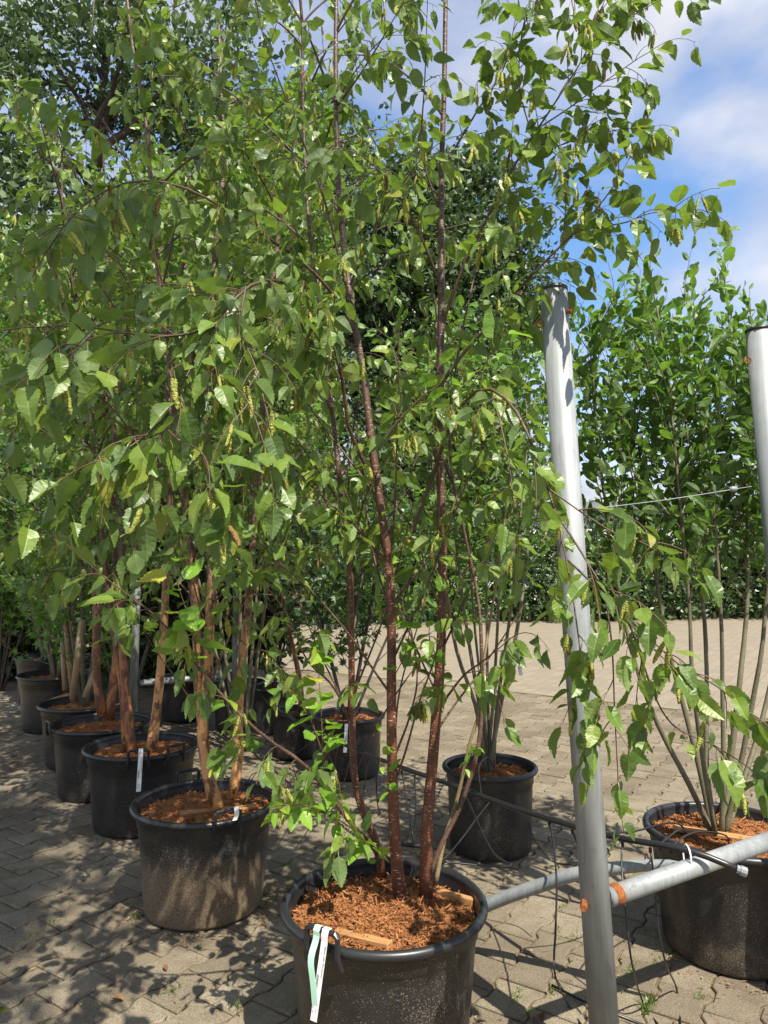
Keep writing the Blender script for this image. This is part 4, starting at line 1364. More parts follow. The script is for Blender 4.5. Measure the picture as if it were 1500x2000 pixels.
hero_branches = [
    (F_, 0.009),
    # the long arch that comes forward on the left
    (PL([(712, 905, 2.4), (690, 890, 2.38), (668, 740, 2.25), (640, 640, 2.1), (600, 580, 1.95), (545, 548, 1.8), (490, 556, 1.68), (445, 600, 1.60), (410, 650, 1.55), (385, 700, 1.52), (355, 750, 1.48), (325, 815, 1.45), (305, 880, 1.42), (298, 930, 1.40)]), 0.0075),
    (PL([(390, 690, 1.52), (430, 735, 1.48), (475, 770, 1.45), (500, 820, 1.42)]), 0.003),
    (PL([(330, 805, 1.45), (285, 850, 1.42), (240, 880, 1.38), (190, 900, 1.36)]), 0.003),
    (PL([(318, 830, 1.45), (350, 860, 1.42), (390, 880, 1.40), (410, 920, 1.38)]), 0.0028),
    (PL([(420, 635, 1.57), (350, 655, 1.55), (260, 652, 1.53), (160, 638, 1.5), (40, 640, 1.46)]), 0.0035),
    (PL([(182, 648, 1.46), (140, 690, 1.42), (100, 725, 1.4), (70, 760, 1.38)]), 0.0026),
    (PL([(480, 560, 1.66), (470, 640, 1.6), (500, 720, 1.55), (520, 800, 1.5)]), 0.0028),
    # the arch on the right, drooping past the post
    (PL([(795, 1060, 2.40), (830, 975, 2.36), (862, 880, 2.30), (895, 800, 2.2), (935, 762, 2.1), (970, 762, 2.02), (1005, 800, 1.95), (1040, 870, 1.88), (1072, 960, 1.82), (1095, 1040, 1.78), (1112, 1130, 1.74), (1130, 1240, 1.7), (1140, 1330, 1.68)]), 0.0075),
    (PL([(1085, 1000, 1.8), (1130, 1070, 1.75), (1180, 1150, 1.7), (1240, 1230, 1.66), (1300, 1290, 1.63)]), 0.003),
    (PL([(1072, 955, 1.82), (1150, 1010, 1.78), (1220, 1050, 1.75), (1290, 1060, 1.74)]), 0.0028),
    (PL([(1105, 1090, 1.76), (1200, 1180, 1.74), (1320, 1293, 1.72), (1400, 1340, 1.72), (1500, 1425, 1.72)]), 0.003),
    (PL([(1180, 1150, 1.7), (1195, 1260, 1.68), (1200, 1380, 1.66), (1205, 1480, 1.66)]), 0.0024),
    (PL([(1230, 1220, 1.67), (1300, 1400, 1.7), (1390, 1453, 1.7), (1450, 1490, 1.72)]), 0.0026),
    (PL([(960, 765, 2.04), (985, 860, 1.95), (1000, 950, 1.9), (1005, 1060, 1.88)]), 0.0026),
    # upper right sprays against the sky
    (PL([(866, 745, 2.41), (905, 690, 2.38), (950, 640, 2.34), (1000, 580, 2.28), (1060, 515, 2.22), (1133, 443, 2.16), (1190, 377, 2.12), (1217, 333, 2.1), (1238, 290, 2.1)]), 0.0065),
    (PL([(1133, 450, 2.16), (1180, 442, 2.12), (1227, 433, 2.1), (1267, 417, 2.08), (1330, 410, 2.06)]), 0.0026),
    (PL([(1100, 478, 2.18), (1105, 400, 2.16), (1110, 340, 2.14), (1100, 300, 2.14)]), 0.0024),
    (PL([(862, 640, 2.42), (890, 560, 2.38), (920, 487, 2.34), (960, 410, 2.3), (996, 337, 2.26), (1045, 260, 2.22), (1110, 160, 2.18), (1160, 70, 2.15), (1190, -40, 2.14)]), 0.0068),
    (PL([(1030, 305, 2.23), (1090, 285, 2.2), (1150, 265, 2.17), (1215, 252, 2.15)]), 0.0026),
    (PL([(1057, 247, 2.21), (1120, 205, 2.17), (1180, 160, 2.14), (1250, 112, 2.12)]), 0.0026),
    (PL([(1150, 78, 2.15), (1210, 45, 2.12), (1285, 2, 2.1)]), 0.0024),
    (PL([(1140, 90, 2.16), (1125, 40, 2.16), (1110, -30, 2.16)]), 0.0024),
    (PL([(1040, 268, 2.22), (1015, 170, 2.2), (1020, 60, 2.18), (1050, -40, 2.16)]), 0.0028),
    # upper left
    (PL([(690, 625, 2.40), (660, 493, 2.36), (637, 403, 2.3), (613, 333, 2.26), (597, 290, 2.22), (557, 187, 2.15), (520, 90, 2.1), (500, 10, 2.08)]), 0.0062),
    (PL([(695, 650, 2.40), (640, 560, 2.3), (560, 490, 2.18), (480, 437, 2.06), (400, 385, 1.95), (300, 350, 1.85), (230, 365, 1.78), (170, 395, 1.72), (110, 460, 1.66), (80, 510, 1.62)]), 0.0062),
    (PL([(700, 735, 2.40), (640, 690, 2.25), (560, 640, 2.1), (470, 600, 1.95), (380, 560, 1.85)]), 0.0045),
    (PL([(690, 1030, 2.56), (630, 930, 2.4), (560, 830, 2.3), (510, 745, 2.2), (450, 690, 2.1)]), 0.0052),
    (PL([(672, 1010, 2.58), (610, 950, 2.5), (540, 885, 2.4), (470, 850, 2.3), (400, 850, 2.2)]), 0.0048),
    (PL([(660, 205, 2.44), (700, 150, 2.35), (750, 70, 2.25), (800, -20, 2.2)]), 0.0045),
    (PL([(862, 420, 2.46), (825, 300, 2.4), (830, 150, 2.35), (835, 0, 2.3)]), 0.0045),
    (PL([(865, 330, 2.46), (930, 220, 2.36), (985, 130, 2.28), (1010, 20, 2.22)]), 0.0045),
    (PL([(765, 1180, 2.38), (840, 1090, 2.3), (905, 1010, 2.2), (980, 960, 2.1)]), 0.004),
    (PL([(868, 1368, 2.42), (905, 1320, 2.3), (945, 1290, 2.18), (1000, 1245, 2.05)]), 0.0045),
    (PL([(690, 1420, 2.56), (650, 1340, 2.5), (600, 1290, 2.45), (560, 1200, 2.4), (500, 1120, 2.3)]), 0.0042),
    (PL([(770, 1480, 2.39), (800, 1400, 2.42), (815, 1320, 2.45), (800, 1220, 2.46), (770, 1150, 2.5)]), 0.0045),
]
hero_young = [
    (PL([(640, 1590, 2.36), (632, 1500), (628, 1400), (622, 1300), (624, 1260)]), 0.0026, 0.082, 0.021),
    (PL([(730, 1660, 2.5), (690, 1620, 2.4), (640, 1590, 2.3), (590, 1572, 2.2), (530, 1580, 2.1)]), 0.0035, 0.056, 0.019),
    (PL([(745, 1690, 2.5), (720, 1650, 2.4), (700, 1640, 2.3)]), 0.002, 0.048, 0.018),
    (PL([(630, 1470, 2.36), (600, 1390, 2.33), (570, 1350, 2.3), (545, 1340, 2.28)]), 0.002, 0.055, 0.035),
    (PL([(775, 1560, 2.4), (745, 1500, 2.32), (740, 1420, 2.3)]), 0.002, 0.045, 0.035),
    (PL([(765, 1330, 2.38), (790, 1280, 2.3), (800, 1230, 2.28), (805, 1150, 2.28)]), 0.002, 0.055, 0.035),
    (PL([(762, 1110, 2.38), (790, 1050, 2.3), (770, 990, 2.25)]), 0.002, 0.058, 0.04),
    (PL([(860, 1300, 2.42), (838, 1240, 2.3), (850, 1190, 2.25)]), 0.002, 0.06, 0.035),
    (PL([(865, 1180, 2.42), (885, 1140, 2.34), (905, 1120, 2.28)]), 0.002, 0.052, 0.03),
    (PL([(862, 820, 2.42), (885, 770, 2.3), (860, 730, 2.2), (830, 690, 2.15)]), 0.002, 0.066, 0.04),
    (PL([(905, 780, 2.2), (960, 690, 2.05), (985, 640, 2.0)]), 0.002, 0.075, 0.04),
    (PL([(935, 1440, 2.5), (920, 1480, 2.4), (905, 1500, 2.35)]), 0.0015, 0.04, 0.025),
    (PL([(388, 1310, 2.1), (375, 1230, 2.05), (350, 1150, 2.0), (335, 1100, 2.0)]), 0.0026, 0.08, 0.022),
    (PL([(466, 1395, 2.15), (430, 1360, 2.1), (370, 1360, 2.05)]), 0.002, 0.05, 0.04),
    (PL([(790, 1200, 2.4), (720, 940, 2.1), (745, 920, 2.08)]), 0.001, 0.05, 0.3),
]
birch('many stemmed birch with dark red stems and drooping catkins in the specked pot', hero_root, hero_stems, hero_branches, hero_young, seed=21, zmin=1.35, zmax=4.0, spacing=0.30,
      lengths=(0.45, 0.6, 0.7, 0.6, 0.4), leaf_sp=0.031, twig_sp=0.075, twig_len=0.22, size=0.064, singles=300, cat_singles=300, ncat=0.20, bare=0.13, dense=True,
      keep=lambda br: ((project(br[:, -1])[0] < 960) & (br[:, -1, 1] > 1.3)))

b2_stems = [
    (top_up(PL([(424, 1580, 3.18), (404, 1500, 3.2), (395, 1420), (405, 1320), (410, 1200), (414, 1100), (408, 950, 3.25), (400, 760), (420, 500, 3.3)]), 4.3, 1), 0.026, 0.006, 'golden_bark'),
    (top_up(PL([(399, 1445, 3.2), (387, 1340), (383, 1200), (375, 1080), (350, 900, 3.15), (330, 700), (300, 450, 3.1)]), 4.0, 2), 0.020, 0.005, 'golden_bark'),
    (top_up(PL([(452, 1558, 3.24), (466, 1480, 3.25), (465, 1400), (472, 1300), (484, 1200), (492, 1080), (505, 930, 3.3), (520, 700), (545, 450)]), 4.2, 3), 0.021, 0.006, 'golden_bark')]
birch('birch with peeling golden bark on thick stems in the crusted pot', np.array([*P2, 0.4]), b2_stems,
      [(PL([(392, 1310, 3.2), (330, 1230, 3.0), (250, 1160, 2.85), (160, 1120, 2.7)]), 0.006), (PL([(410, 1150, 3.2), (460, 1240, 3.0), (540, 1300, 2.95)]), 0.004),
       (PL([(300, 900, 3.0), (200, 780, 2.8), (90, 740, 2.6), (20, 760, 2.5)]), 0.005), (PL([(320, 700, 3.0), (230, 520, 2.8), (140, 440, 2.6), (60, 470, 2.45)]), 0.005),
       (PL([(330, 600, 3.1), (260, 350, 2.9), (190, 220, 2.8), (120, 180, 2.7)]), 0.005)],
      [(PL([(463, 1470, 3.22), (470, 1450, 3.15), (460, 1440, 3.1)]), 0.002, 0.06, 0.012)],
      seed=31, zmin=1.25, zmax=4.2, spacing=0.15, lengths=(0.5, 0.8, 0.9, 0.8, 0.5), singles=300, cat_singles=120, ncat=0.07, size=0.068, bare=0.12, keep=lambda br: ~((project(br[:, -1])[0] < 150) & (project(br[:, -1])[1] < 420)))
b3_stems = [
    (top_up(PL([(258, 1482, 4.2), (249, 1380), (240, 1280), (235, 1180), (240, 1000), (220, 800), (212, 560)]), 3.9, 4), 0.026, 0.006, 'orange_bark'),
    (top_up(PL([(245, 1478, 4.22), (238, 1350), (217, 1200), (200, 1050), (180, 850, 4.1), (150, 600, 4.0)]), 3.6, 5), 0.018, 0.005, 'orange_bark'),
    (top_up(PL([(294, 1474, 4.24), (308, 1370), (318, 1250), (325, 1120), (332, 950), (330, 700)]), 4.0, 6), 0.028, 0.006, 'golden_bark')]
birch('birch with slim rusty stems in the pot with a rim tag', np.array([*P3, 0.4]), b3_stems, seed=41, zmin=1.3, zmax=3.9, spacing=0.13, lengths=(0.6, 0.9, 1.0, 0.8, 0.5), lod=1, singles=220, cat_singles=0, ncat=0.03, size=0.068)
b4_stems = [
    (top_up(PL([(200, 1398, 4.82), (189, 1320), (188, 1215), (185, 1120), (178, 1000), (160, 750)]), 3.6, 7), 0.028, 0.006, 'orange_bark'),
    (top_up(PL([(213, 1404, 4.84), (222, 1330), (229, 1260), (226, 1100), (215, 900), (200, 700)]), 3.8, 8), 0.030, 0.006, 'orange_bark')]
birch('birch with two stout rusty stems in the pot with upright handle', np.array([*P4, 0.4]), b4_stems, seed=51, zmin=1.3, zmax=3.8, spacing=0.12, lengths=(0.6, 0.9, 1.0, 0.8, 0.5), lod=1, singles=200, cat_singles=0, ncat=0.0, size=0.07)

# ================================================================== other potted plants
def shrub(name, label, cat, root, stems, r0, seed, leaf, mat, size, zmin, zmax, spacing=0.12, lengths=(0.35, 0.5, 0.45, 0.3), elev=55, grav=-0.15, twig_sp=0.10, twig_len=0.2, leaf_sp=0.035, lod=0, singles=300,
          droop=0.1, spread=0.8, up_ref=0.6, bark='grey_bark', twig_bark='twig_bark', top_mat=None, top_z=1e9, twig_grav=0.0, group=None, stem_parts=True):
    rg = np.random.default_rng(seed)
    t = thing(name, label, cat, tuple(root), group)
    allb, lns = [], []
    for pts in stems:
        pts = np.asarray(pts, float)
        hgt = pts[-1][2]
        stem_obj(pts, r0 * rg.uniform(0.8, 1.15), 0.0025, bark, t, root, n=26, sides=8, flare=1.2)
        br, ln = auto_branches(pts, None, zmin, zmax, spacing, lengths, elev, rg, grav, n=8)
        allb.append(br); lns.append(ln)
        c = catmull(pts, 40)
        k = c[:, 2] > zmin
        if k.sum() > 9:
            cc = c[k]
            allb.append(catmull(cc, 9)[None]); lns.append(np.array([0.05]))
    B = np.concatenate(allb); ln = np.concatenate(lns)
    V, F = tubes(B - np.asarray(root), taper(len(B), 9, 0.0018 + 0.004 * ln, np.full(len(B), 0.001)), 5, cap=False)
    link('branches', mesh_np('branches', V, F, M[bark]), t, 'stuff')
    T = B
    if twig_sp:
        idx, tt, pos, tan = sample_along(B, twig_sp, 0.2, rg)
        s = side_dirs(tan, rg, np.arange(len(idx)) % 2)
        T2 = grow(pos, tan * 0.9 + s * 0.6 + UP * 0.2, twig_len * rg.uniform(0.4, 1.2, len(idx)), 8, np.full(len(idx), twig_grav), 0.06, rg)
        V, F = tubes(T2 - np.asarray(root), taper(len(T2), 9, np.full(len(T2), 0.0014), np.full(len(T2), 0.0007)), 4, cap=False)
        link('twigs', mesh_np('twigs', V, F, M[twig_bark]), t, 'stuff')
        T = np.concatenate([B, T2])
    pos, R, sz = leaves_on(T, leaf_sp, 0.15, size, rg, droop=droop, spread=spread, up_ref=up_ref, stalk=0.22)
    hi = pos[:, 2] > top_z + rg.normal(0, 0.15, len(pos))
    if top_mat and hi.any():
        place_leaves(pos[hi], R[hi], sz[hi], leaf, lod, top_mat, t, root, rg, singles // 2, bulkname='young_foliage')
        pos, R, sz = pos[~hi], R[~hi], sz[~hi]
        singles = singles // 2
    place_leaves(pos, R, sz, leaf, lod, mat, t, root, rg, singles)
    return t

# right-hand serviceberry: forked grey stems, upright leafy shoots
r_st = [
    PL([(1397, 1640, 2.92), (1345, 1530, 2.88), (1287, 1420, 2.85), (1242, 1300, 2.8), (1218, 1200), (1185, 1000, 2.8), (1160, 780), (1150, 620)]),
    PL([(1396, 1640, 2.95), (1366, 1500, 2.98), (1330, 1360, 3.0), (1302, 1250), (1270, 1050), (1245, 850, 3.05), (1225, 640, 3.1), (1220, 570, 3.1)]),
    PL([(1399, 1640, 2.9), (1372, 1480, 2.8), (1352, 1320, 2.75), (1346, 1180), (1325, 950, 2.75), (1300, 700, 2.8), (1262, 500, 2.85)]),
    PL([(1409, 1642, 2.93), (1413, 1500, 2.92), (1411, 1350, 2.92), (1408, 1200), (1390, 950), (1360, 720, 2.95), (1335, 550)]),
    PL([(1410, 1642, 2.97), (1422, 1530, 3.0), (1446, 1320, 3.05), (1460, 1150, 3.1), (1455, 900), (1430, 680), (1410, 500, 3.1)]),
    PL([(1412, 1642, 2.94), (1441, 1520, 2.92), (1470, 1370, 2.9), (1492, 1230), (1500, 1000, 2.9), (1480, 750), (1462, 580, 2.95)]),
    PL([(1411, 1642, 2.99), (1440, 1560, 3.05), (1490, 1400, 3.15), (1530, 1200, 3.2), (1560, 950), (1565, 700, 3.25)]),
    PL([(1400, 1642, 2.99), (1380, 1500, 3.08), (1380, 1300, 3.15), (1370, 1150, 3.2), (1340, 950, 3.25), (1290, 760, 3.3), (1262, 560, 3.3)]),
]
shrub('serviceberry_shrub', 'tall serviceberry with forked grey stems and upright leafy shoots against the sky', 'shrub', (PR[0], PR[1], 0.41), r_st, 0.0125, 61, 'elliptic', 'serviceberry_leaf', 0.056, 1.30, 2.42, spacing=0.056,
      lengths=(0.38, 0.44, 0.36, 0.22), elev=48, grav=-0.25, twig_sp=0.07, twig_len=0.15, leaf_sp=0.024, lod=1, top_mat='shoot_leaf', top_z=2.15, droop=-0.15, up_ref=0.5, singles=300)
# the shrub in the smooth pot behind the birch
base = np.array([PM[0], PM[1], 0.36])
rgm = np.random.default_rng(8)
m_st = []
for k, (tx, ty) in enumerate(((885, 1240), (905, 1180), (925, 1200), (950, 1150), (975, 1160), (1000, 1170), (1015, 1200))):
    b = base + np.array([rgm.normal(0, 0.012), rgm.normal(0, 0.02), 0])
    mid = P(955 + (tx - 955) * 0.35, 1385, PM[1] + rgm.normal(0, 0.05))
    p2 = P(tx, ty, PM[1] + rgm.normal(0, 0.15))
    p3 = P(955 + (tx - 955) * 1.6, 900, PM[1] + rgm.normal(0, 0.25))
    p4 = P(960 + (tx - 955) * 1.9, 700 + rgm.uniform(-60, 80), PM[1] + rgm.normal(0, 0.25))
    m_st.append(np.array([b, mid, p2, p3, p4]))
shrub('serviceberry_shrub', 'serviceberry of fanned grey green stems in the smooth banded pot', 'shrub', (PM[0], PM[1], 0.37), m_st, 0.012, 62, 'elliptic', 'serviceberry_leaf', 0.055, 1.35, 3.0, spacing=0.10, lengths=(0.4, 0.5, 0.4, 0.2), elev=45,
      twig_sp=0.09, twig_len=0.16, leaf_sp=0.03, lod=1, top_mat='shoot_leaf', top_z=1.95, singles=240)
# lobed-leaf shrub behind the birch stems
def fan_stems(base, n, spread, h, seed, ysp=None):
    rg = np.random.default_rng(seed)
    out = []
    for k in range(n):
        a = 2 * math.pi * k / n + rg.uniform(-0.4, 0.4)
        s = spread * rg.uniform(0.5, 1.1)
        hh = h * rg.uniform(0.85, 1.1)
        d = np.array([math.cos(a) * s, math.sin(a) * s * 0.8, 0])
        out.append(np.array([np.asarray(base) + d * 0.04, np.asarray(base) + d * 0.3 + UP * hh * 0.22, np.asarray(base) + d * 0.65 + UP * hh * 0.5, np.asarray(base) + d * 0.9 + UP * hh * 0.78, np.asarray(base) + d + UP * hh]))
    return out
shrub('lobed_leaf_shrub', 'dark shrub with small lobed leaves on thin fanned stems behind the birch', 'shrub', (PC1[0], PC1[1], 0.36), fan_stems((PC1[0], PC1[1], 0.36), 8, 0.6, 2.1, 63), 0.012, 63, 'lobed', 'lobed_leaf', 0.075, 0.7, 2.6, spacing=0.12,
      elev=35, lengths=(0.5, 0.55, 0.45, 0.25), twig_sp=0.12, leaf_sp=0.05, droop=0.4, lod=0, singles=200, bark='dark_bark')
shrub('magnolia_shrub', 'slender shrub with one leaning brown stem in the small pot', 'shrub', (PC2[0], PC2[1], 0.31), [PL([(590, 1392, 5.72), (584, 1320), (562, 1220), (545, 1130), (525, 1050), (510, 900), (505, 760)])], 0.02, 64, 'birch', 'birch_leaf', 0.065, 1.5, 3.3,
      bark='orange_bark', spacing=0.09, elev=40, lengths=(0.5, 0.7, 0.5), lod=1, singles=60, droop=0.5)
for i, (c, h, lab) in enumerate(((PC3, 1.7, 'glossy dark magnolia in the fluted pot behind the far rack post'), (PC4, 2.2, 'glossy dark magnolia behind the far rack rail'), (PC5, 1.6, 'bushy magnolia with dark shining leaves beside the leaning brown stem'))):
    shrub('magnolia_shrub', lab, 'shrub', (c[0], c[1], 0.36), fan_stems((c[0], c[1], 0.36), 6, 0.38, h, 70 + i), 0.012, 70 + i, 'magnolia', 'magnolia_leaf', 0.14, 0.5, 2.5, spacing=0.10, lengths=(0.35, 0.4, 0.3, 0.15), elev=30, twig_sp=0.14, twig_len=0.15,
          leaf_sp=0.05, lod=0, singles=200, droop=0.15, bark='dark_bark', group='magnolias by the far rack')
shrub('maple_tree', 'maple with bright pointed lobed leaves in the staked pot', 'tree', (P5[0], P5[1], 0.4), fan_stems((P5[0], P5[1], 0.4), 5, 0.5, 2.6, 75), 0.018, 75, 'maple', 'maple_leaf', 0.085, 0.55, 3.3, spacing=0.16, lengths=(0.5, 0.7, 0.6, 0.4), elev=20,
      twig_sp=0.16, leaf_sp=0.07, droop=0.35, lod=0, singles=200, bark='grey_bark')
shrub('maple_tree', 'maple with low spreading pale leaves beyond the staked pot', 'tree', (P6[0], P6[1], 0.45), fan_stems((P6[0], P6[1], 0.45), 7, 0.7, 2.8, 76), 0.02, 76, 'maple', 'maple_leaf', 0.085, 0.5, 3.6, spacing=0.17, lengths=(0.6, 0.8, 0.7, 0.4), elev=20,
      twig_sp=0.17, leaf_sp=0.075, droop=0.35, lod=0, singles=160, bark='grey_bark')
shrub('hornbeam_shrub', 'bushy shrub of leaning stems in the far shaded pot', 'shrub', (P7[0], P7[1], 0.45), fan_stems((P7[0], P7[1], 0.45), 7, 0.9, 3.2, 77), 0.022, 77, 'birch', 'hedge_leaf', 0.08, 0.9, 4.2, spacing=0.12, lengths=(0.6, 0.8, 0.7, 0.4), elev=30,
      twig_sp=0.13, leaf_sp=0.05, droop=0.4, lod=2, singles=60, bark='grey_bark')
# wooden stakes in the maple pot
def stake(label, a, b, r):
    o = tube_obj('wooden_stake', [a, b], [r, r * 0.95], M['stake_wood'], None, 10, 5, smooth_curve=False)
    tag(o, label, 'stake')
stake('long pale stake leaning through the maple pot', P(143, 1372, 5.5), P(116, 1090, 5.6), 0.019)
stake('grey weathered stake leaning right in the maple pot', P(142, 1365, 5.42), P(160, 1210, 5.4), 0.024)
stake('yellowish upright stake at the back of the maple pot', P(158, 1345, 5.7), P(164, 1205, 5.7), 0.02)
stake('mossy upright stake at the back rim of the maple pot', P(127, 1348, 5.75), P(122, 1255, 5.75), 0.02)
stake('short grey stake tilted towards the orange stems', P(166, 1362, 5.4), P(184, 1312, 5.45), 0.022)

# tall upright shoots that rise behind the birch row
def tall_shrub(label, x, y, h, seed, n=7, spread=0.7, leaf='birch', mat='hedge_leaf', size=0.075, lod=1, zmin=1.0, singles=0, bark='grey_bark', sp=0.035, group='tall leafy plants behind the birch row', name='hornbeam_shrub', spacing=0.11):
    return shrub(name, label, 'shrub', (x, y, 0.0), fan_stems((x, y, 0.0), n, spread, h, seed), 0.016, seed, leaf, mat, size, zmin, h + 0.4, spacing=spacing, lengths=(0.45, 0.6, 0.6, 0.35), elev=50, grav=-0.2,
                 twig_sp=0.11, twig_len=0.22, leaf_sp=sp, lod=lod, singles=singles, droop=0.15, spread=0.9, bark=bark, twig_bark='pale_twig', group=group)
tall_shrub('tall hornbeam of upright pale twigs behind the golden barked birch', -1.15, 5.9, 5.0, 81, 8, 0.9, mat='shoot_leaf', size=0.085, singles=150, zmin=1.5)
tall_shrub('tall hornbeam of upright pale twigs behind the rusty barked birches', -2.6, 7.2, 4.9, 82, 8, 1.0, mat='shoot_leaf', size=0.085, singles=80, zmin=1.3)
tall_shrub('tall hornbeam standing behind the far rack rail', -2.1, 8.4, 5.2, 83, 8, 1.0, lod=2)
tall_shrub('tall light green hornbeam at the end of the maple pots', -4.6, 8.6, 5.0, 84, 9, 1.2, mat='maple_leaf', leaf='maple', lod=0, size=0.09, sp=0.06, bark='dark_bark', zmin=0.5)
tall_shrub('broad dark hornbeam in the far corner behind the maple pots', -5.8, 10.5, 5.5, 85, 10, 1.5, lod=2, sp=0.045, bark='dark_bark', zmin=0.5)
tall_shrub('tall dense hornbeam behind the glossy magnolias', -3.4, 10.0, 5.0, 86, 10, 1.3, lod=2, sp=0.045, bark='dark_bark', zmin=0.5)
tall_shrub('upright bushy hornbeam beside the sunlit yard', -1.5, 9.6, 4.2, 87, 8, 0.8, lod=2, zmin=0.5)

# ================================================================== far side of the yard
def far_bush(label, x, y, w, h, n, seed, mat, size=0.16):
    rg = np.random.default_rng(seed)
    t = thing('hedge_bush', label, 'bush', (x, y, 0), 'bushes along the far side of the yard')
    nc = 26
    cc = np.stack([x + rg.uniform(-w, w, nc) * 0.8, y + rg.uniform(-w, w, nc) * 0.5, h * (0.12 + 0.8 * rg.random(nc) ** 0.8)], 1)
    k = rg.integers(0, nc, n)
    pos = cc[k] + rg.standard_normal((n, 3)) * np.array([0.28 * w, 0.25 * w, 0.13 * h])
    pos[:, 2] = np.abs(pos[:, 2] - 0.1 * h) * np.where(rg.random(n) < 0.12, 0.3, 1.0) + 0.05
    R = frames(rg.standard_normal((n, 3)), rg.standard_normal((n, 3)) + UP * 0.5)
    st = np.stack([np.array([x, y, 0.0]) + (cc - np.array([x, y, 0.0])) * s for s in np.linspace(0, 1, 7)], 1)
    V, F = tubes(st - np.array([x, y, 0]), taper(nc, 7, np.full(nc, 0.02), np.full(nc, 0.005)), 5, cap=False)
    link('stems', mesh_np('stems', V, F, M['dark_bark']), t, 'stuff')
    bulk('foliage', pos, R, size * rg.uniform(0.7, 1.3, n), 'clump', 0, mat, t, (x, y, 0), rg)
far_rows = [(-4.5, 17, 2.2, 4.2, 'hedge_leaf', 'large bright bush at the left end of the far row'), (-1.2, 18.5, 1.9, 3.6, 'hedge_leaf', 'broad bright bush in the far row behind the birch stems'),
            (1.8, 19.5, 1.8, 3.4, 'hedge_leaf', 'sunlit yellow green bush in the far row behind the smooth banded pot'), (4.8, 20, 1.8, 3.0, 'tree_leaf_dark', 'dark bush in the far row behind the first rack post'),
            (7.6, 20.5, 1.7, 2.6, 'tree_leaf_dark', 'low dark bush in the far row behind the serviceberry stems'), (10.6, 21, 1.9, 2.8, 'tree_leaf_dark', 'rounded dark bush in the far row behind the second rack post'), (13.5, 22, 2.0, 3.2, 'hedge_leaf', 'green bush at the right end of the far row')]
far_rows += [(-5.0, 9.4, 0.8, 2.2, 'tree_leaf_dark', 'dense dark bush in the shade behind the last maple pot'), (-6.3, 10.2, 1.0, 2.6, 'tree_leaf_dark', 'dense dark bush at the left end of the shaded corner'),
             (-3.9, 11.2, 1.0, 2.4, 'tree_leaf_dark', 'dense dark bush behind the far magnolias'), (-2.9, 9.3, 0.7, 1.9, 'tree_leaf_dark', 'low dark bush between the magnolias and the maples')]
for i, (x, y, w, h, mt, lab) in enumerate(far_rows): far_bush(lab, x, y, w, h, 3800, 90 + i, mt, 0.16 if y > 15 else 0.10)

def big_tree(label, x, y, h, crown_z0, rx, nclump, per, seed, mat, size, trunk_r, lean=(0, 0), spread=0.55, sky_gap=1.0, limbs=True, top_bias=1.0, ry=None):
    rg = np.random.default_rng(seed)
    base = np.array([x, y, 0.0])
    t = thing('broadleaf_tree', label, 'tree', tuple(base), 'big trees beyond the nursery')
    top = base + np.array([lean[0], lean[1], h * 0.85])
    trunk = catmull(np.array([base, base + (top - base) * 0.35 + np.array([0.15, 0, 0]), base + (top - base) * 0.7 + np.array([-0.2, 0.1, 0]), top]), 24)
    V, F = tubes(trunk[None] - base, np.linspace(trunk_r, 0.06, 24)[None], 14)
    link('trunk', mesh_np('trunk', V, F, M['dark_bark']), t)
    u = rg.standard_normal((nclump, 3)); u = unit(u) * (0.35 + 0.65 * rg.random((nclump, 1)) ** 0.5)
    c = np.stack([x + lean[0] * 0.5 + u[:, 0] * rx, y + lean[1] * 0.5 + u[:, 1] * (ry or rx), (h + crown_z0) / 2 + u[:, 2] * (h - crown_z0) / 2], 1)
    # limbs from the trunk to the clumps
    fz = np.clip((c[:, 2] - 0.35 * (np.hypot(c[:, 0] - x, c[:, 1] - y)) - 0.5) / (h * 0.85), 0.12, 0.97)
    st = np.stack([np.interp(fz, np.linspace(0, 1, 24), trunk[:, k]) for k in range(3)], 1)
    poly = np.stack([st + (c - st) * s + UP * (0.25 * np.sin(np.pi * s)) * np.linalg.norm(c - st, axis=1, keepdims=True) * 0.4 for s in np.linspace(0, 1, 9)], 1)
    poly[:, 1:-1] += rg.standard_normal(poly[:, 1:-1].shape) * 0.08
    dist = np.linalg.norm(c - st, axis=1)
    V, F = tubes(poly - base, taper(nclump, 9, 0.02 + 0.022 * dist, np.full(nclump, 0.008)), 6, cap=False)
    link('limbs', mesh_np('limbs', V, F, M['dark_bark']), t)
    n = nclump * per
    k = np.repeat(np.arange(nclump), per)
    rad = spread * rg.uniform(0.6, 1.3, nclump)[k]
    pos = c[k] + rg.standard_normal((n, 3)) * rad[:, None] * np.array([1.0, 1.0, 0.62])
    R = frames(rg.standard_normal((n, 3)), rg.standard_normal((n, 3)))
    bulk('crown', pos, R, size * rg.uniform(0.6, 1.35, n), 'clump', 0, mat, t, base, rg)
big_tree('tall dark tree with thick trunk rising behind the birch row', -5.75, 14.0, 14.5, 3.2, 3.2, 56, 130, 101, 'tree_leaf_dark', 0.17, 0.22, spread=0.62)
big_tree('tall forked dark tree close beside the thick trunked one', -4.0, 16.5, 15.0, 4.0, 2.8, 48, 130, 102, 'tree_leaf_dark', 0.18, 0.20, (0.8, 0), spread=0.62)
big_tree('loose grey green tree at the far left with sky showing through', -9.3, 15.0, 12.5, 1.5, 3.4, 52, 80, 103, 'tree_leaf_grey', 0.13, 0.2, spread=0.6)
big_tree('dark rounded tree behind the birch crown beside open sky', 1.9, 23.0, 15.6, 2.4, 3.0, 110, 240, 104, 'tree_leaf_dark', 0.21, 0.25, spread=0.72)
